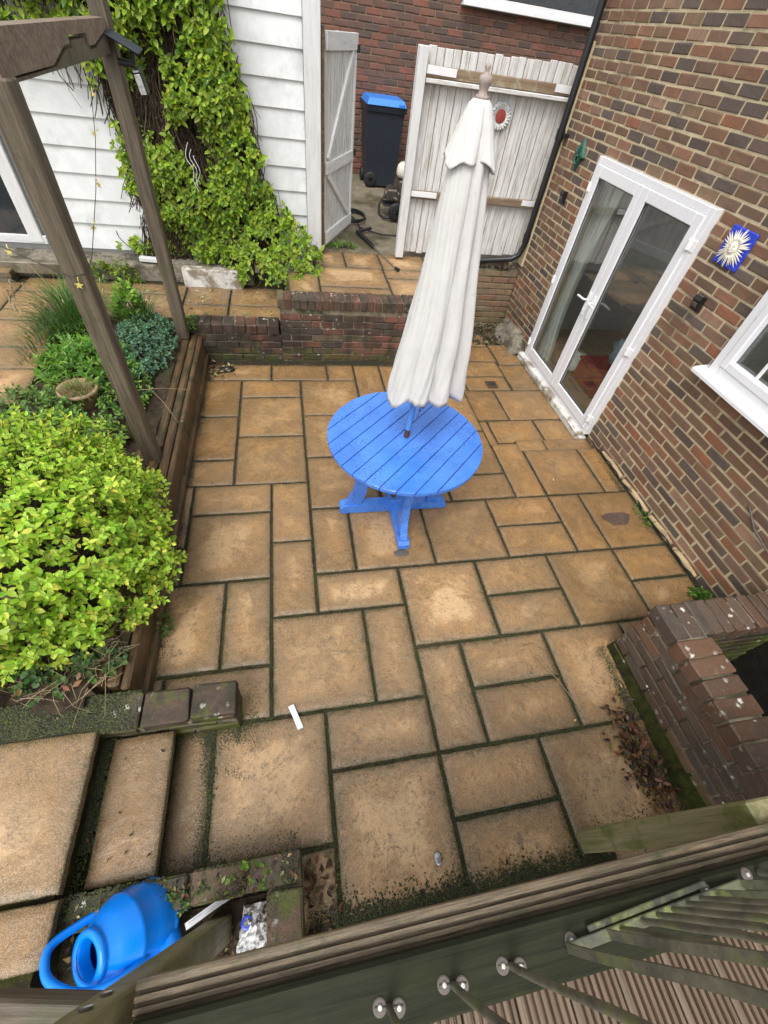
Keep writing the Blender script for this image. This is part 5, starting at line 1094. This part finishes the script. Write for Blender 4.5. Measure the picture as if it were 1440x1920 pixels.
GG=[(.07,.15,.03),(.10,.20,.04),(.05,.11,.03)]
grass('grass_clump','tall strappy grass clump with dry yellow seed heads beside the left paving',(-2.12,4.62),(.22,.42),520,.42,GG,.32,.75,.009,14)
grass('grass_clump','smaller strappy clump with dry tips between the pergola posts',(-1.52,4.62),(.14,.16),170,.36,GG,.33,.6,.010,5)
grass('edging_grass','fine grass spilling onto the left paving',(-2.28,4.2),(.10,.45),240,.22,GG,.33,.8,.005)
pt=P0('plant_pot','round pale terracotta pot of dry grass in the bed','pot'); b=MB(); b.lathe([(.09,0),(.13,.17),(.145,.175),(.145,.20),(.132,.20),(.125,.16),(.0,.155)],(-1.70,3.27,.25),30); b.build('pot',M['terracotta'],pt)
grass('potted_grass','thin dry grass growing in the terracotta pot',(-1.70,3.27),(.09,.09),240,.12,[(.20,.22,.07),(.28,.24,.11),(.12,.16,.05)],.41,.9,.003)
# moss mound beside the sleepers
b=MB(); vs=[]; nx,ny=6,30
for j in range(ny+1):
    for i in range(nx+1):
        t=i/nx; y=2.75+1.6*j/ny; x=-1.34+.13*t; z=.30+.07*math.sin(PI*t)+.02*mnoise.noise(Vector((x*14,y*14,1))); vs.append((x,y,z))
b.add(vs,[(j*(nx+1)+i,j*(nx+1)+i+1,(j+1)*(nx+1)+i+1,(j+1)*(nx+1)+i) for j in range(ny) for i in range(nx)],True); tag(b.build('moss_bank',M['moss']),'mossy stone bank between the plants and the sleepers','moss',kind='stuff')
# dry stalks
def stalks(name,n,area,z,ln,label,m='straw',parent=None,flat=.25,r0=.0018):
    b=MB()
    for i in range(n):
        p=Vector((U(*area[0]),U(*area[1]),z+U(0,.06))); a=U(0,2*PI); dv=Vector((math.cos(a),math.sin(a),U(-flat*.3,flat))); L_=ln*U(.4,1.2); kk=Vector((-dv.y,dv.x,.3))*U(-.16,.16)*L_; b.tube([p,p+dv*L_*.5+kk,p+dv*L_],[r0,r0*.8,r0*.5],4,False)
        if rnd()<.3: q=p+dv*L_*.6; b.tube([q,q+Vector((U(-.05,.05),U(-.05,.05),.02))],r0*.5,3,False)
    return tag(b.build(name,M[m],parent),label,'stalks',kind='stuff')
stalks('dry_stalks',90,((-1.65,-.98),(.86,1.12)),.32,.17,'dry straw stalks and twigs below the golden bush')
stalks('dry_stalks',60,((-1.2,-.9),(1.0,1.5)),.34,.16,'thin bare twigs reaching over the sleepers under the bush','stem')
for i,(a,b_,lab) in enumerate((((-1.22,3.36,.42),(-.93,2.95,.335),'long dry straw lying across the sleepers, pointing to the patio'),((-1.28,3.28,.42),(-.92,3.40,.345),'dry straw lying squarely across the sleepers'),((1.42,.88,.012),(1.60,.48,.012),'long dry grass stalk on the slabs beside the leaf pile'))):
    q=MB(); a,b_=Vector(a),Vector(b_); q.tube([a,a.lerp(b_,.5)+Vector((.01,.01,.01)),b_],.0022,5); tag(q.build('straw',M['straw']),lab,'straw')
# fallen leaves and petals
DL=[(.075,.036,.014),(.11,.052,.018),(.045,.024,.012),(.17,.085,.03),(.035,.024,.014),(.22,.14,.06),(.05,.03,.016)]
def litter(name,n,area,ln,cols,label,zf=lambda x,y:.006,mat='deadleaf',gauss=None,pile=0.,w=.5):
    b=MB()
    for i in range(n):
        if gauss: x,y=random.gauss(gauss[0],gauss[2]),random.gauss(gauss[1],gauss[3])
        else: x,y=U(*area[0]),U(*area[1])
        L_=ln*U(.5,1.3); b.col=tuple(c*U(.7,1.3) for c in random.choice(cols)); a=U(0,2*PI); A=Euler((U(-.6,.6),U(-.5,.3),a)).to_matrix(); ww=L_*w; z=zf(x,y)+.004+pile*rnd()
        pts=[(0,0,0),(L_*.5,0,-.15*ww),(L_,0,.1*L_),(L_*.45,ww*.5,.12*ww+U(0,.3)*ww),(L_*.45,-ww*.5,.12*ww+U(0,.3)*ww)]
        b.add([A@Vector(p)+Vector((x,y,z)) for p in pts],[(0,1,3),(1,2,3),(0,4,1),(1,4,2)],True)
    return tag(b.build(name,M[mat]),label,'leaves',kind='stuff')
litter('leaf_pile',520,None,.042,DL,'pile of wet brown dead leaves against the parapet wall',gauss=(1.82,.20,.05,.13),pile=.03)
litter('leaf_pile',120,None,.04,DL+[(.3,.26,.14)],'dead leaves and litter by the sleeper end at the low wall',gauss=(-.80,4.28,.08,.09),pile=.02)
litter('fallen_leaves',70,((-.9,2.9),(-.1,4.4)),.022,[(.42,.40,.20),(.30,.34,.12),(.20,.12,.06),(.12,.08,.05),(.5,.42,.25)],'scattered small fallen leaves and petals over the patio slabs')
litter('fallen_leaves',110,((-1.9,.2),(4.75,5.45)),.035,[(.35,.36,.16),(.24,.24,.10),(.28,.18,.09)],'pale fallen leaves on the path below the shed',zf=lambda x,y:.366)
litter('fallen_leaves',170,((-1.06,-.12),(-.42,-.02)),.035,DL,'brown leaf litter inside the planter around the watering can',zf=lambda x,y:.085,pile=.02)
litter('fallen_leaves',110,((-.98,-.12),(0.0,.09)),.022,DL+[(.4,.3,.16)],'dry leaf crumbs along the planter wall top',zf=lambda x,y:.225)
litter('fallen_leaves',9,((-1.0,-.70),(.10,.68)),.022,DL,'leaf crumbs on the garden steps',zf=lambda x,y:.155)
litter('fallen_leaves',260,((-1.9,-1.1),(.85,1.3)),.045,DL,'brown dead leaves under the golden bush',zf=lambda x,y:.33,pile=.02)
litter('fallen_leaves',130,((1.9,2.98),(5.05,5.68)),.03,DL+[(.3,.28,.15)],'small leaf litter in the sunken corner',zf=lambda x,y:-.09,pile=.02)
litter('fallen_leaves',80,((-.09,.06),(-.3,.08)),.04,DL,'brown leaves in the gap beside the planter')
b=MB(); b.lathe([(0,.004),(.05,.004),(.065,0)],(-.70,4.27,.002),20); b.v=[(x+.02*mnoise.noise(Vector((x*20,y*20,0))),y+.02*mnoise.noise(Vector((x*20,y*20,5))),z) for x,y,z in b.v]
blob('drain_clod',M['rubber'],(-.70,4.28,.0),(.085,.055,.03),'black burnt-looking clod of soil at the low wall corner','soil',.4,6)
b=MB(); n=26; vs=[(2.70,1.93,.006)]
for k in range(n): a=2*PI*k/n; vs.append((2.70+.125*math.cos(a)*(1+.25*math.sin(3*a)),1.93+.085*math.sin(a)*(1+.2*math.cos(2*a)),.0035))
b.add(vs,[(0,1+k,1+(k+1)%n) for k in range(n)],True); tag(b.build('stain_patch',mat_noise('dark_oval_stain',(.055,.036,.030),(.12,.080,.060),30,.5,.6,90,.004)),'dark oval stain on the slab beside the house wall','stain')
# ---- moss tufts along joints
mo=MB(); MC=[(.036,.050,.009),(.055,.072,.012),(.022,.028,.008),(.080,.092,.016),(.022,.017,.010),(.035,.027,.016)]; MD=[(.022,.017,.010),(.035,.027,.016),(.028,.030,.010),(.045,.035,.02)]
def tuft(x,y,z,r,h):
    n=random.randint(5,7)
    r*=.46; h*=.50; mo.col=random.choice(MC if y<1.6+U(-.6,.6) else MD); c0=(x+U(-.3,.3)*r,y+U(-.3,.3)*r,z+h); vs=[c0]
    a0=U(0,6)
    for k in range(n): a=a0+2*PI*k/n; rr=r*U(.55,1.25); vs.append((x+rr*math.cos(a),y+rr*math.sin(a),z-.002))
    mo.add(vs,[(0,1+k,1+(k+1)%n) for k in range(n)],True)
def line_moss(x0,y0,x1,y1,dens,wd,z=-.006,h=(.004,.012),r=(.004,.010),th=-.1):
    L_=math.hypot(x1-x0,y1-y0); n=int(L_*dens*2.9)
    for i in range(n):
        t=rnd(); x,y=x0+(x1-x0)*t,y0+(y1-y0)*t
        q=mnoise.noise(Vector((x*3.1,y*3.1,7)))
        if q<th and rnd()<.85: continue
        s=random.gauss(0,wd*(1+max(0,q)*1.4)); x+=(y1-y0)/L_*s; y-=(x1-x0)/L_*s
        tuft(x,y,z,U(*r),U(*h))
seen=set()
for k0,j0,k1,j1 in TILES:
    x0,y0=slabxy(k0,j0); x1,y1=slabxy(k1,j1)
    for e in ((x0,y0,x1,y0),(x0,y0,x0,y1)):
        near=max(0,1-(e[1]+e[3])/2/2.4); dn=50+760*near; line_moss(*e,dn,.0032+.0035*near,th=.10-.45*near,z=-.006,h=(.003,.010),r=(.003,.0075+.003*near))
for x0,y0,x1,y1,dn,wd in ((-.90,.95,-.90,4.4,1700,.022),(-.6,-.06,2.0,-.06,0,.03),(1.93,.86,1.93,-.1,2600,.022),(-.40,.62,-.33,.95,2200,.025),(-.06,.10,-.06,-.25,2200,.02),(-.95,.72,-.40,.66,2000,.025),(-.73,.10,-.73,.69,2600,.018),(-1.02,.10,-1.02,.69,2200,.02),(-.56,.10,-.56,.69,1600,.012),(-.95,.115,-.1,.115,2300,.022),(.0,-.19,1.4,-.19,2400,.022),(-.25,.70,-.42,.45,900,.03),(2.95,.95,2.95,2.85,600,.02),(-.9,4.45,1.8,4.47,500,.014),(1.35,-.05,1.8,-.10,1200,.03),(1.85,-.1,1.95,.4,600,.04)):
    zz=-.004
    if (x0,x1)==(-1.02,-1.02): zz=.145
    line_moss(x0,y0,x1,y1,dn,wd,z=zz,h=(.006,.020),r=(.006,.014),th=-.25)
for i in range(12000): # kerb and planter tops
    x=U(-1.55,-.85); tuft(x,.775+U(-.09,.09),.27+U(0,.01),U(.008,.018),U(.005,.014)) if mnoise.noise(Vector((x*5,rnd(),0)))>-.3 else None
for i in range(4500):
    x=U(-1.05,-.10); q=mnoise.noise(Vector((x*6,0,5)))
    if q>-.1: tuft(x,.045+U(-.05,.06),.222,U(.005,.012),U(.003,.009))
for i in range(700): tuft(-.165+U(-.07,.06),U(-.4,0),.222,U(.005,.010),U(.002,.006)) if rnd()<.5 else None
for i in range(900): tuft(U(-.42,-.30),U(.60,.95)+0,.0,U(.006,.014),U(.004,.014)) if rnd()<.6 else None
for i in range(9000): # fringe of moss at the deck foot
    x=U(-.05,1.45); tuft(x,-.215+abs(random.gauss(0,.045))+.03*mnoise.noise(Vector((x*9,0,3))),.001,U(.006,.014),U(.006,.018))
tag(mo.build('moss_tufts',M['leafd']),'dark green moss filling the slab joints and edges','moss',kind='stuff')
print('objects',len(bpy.data.objects),'tris',sum(len(m_.polygons)*2 for m_ in bpy.data.meshes))
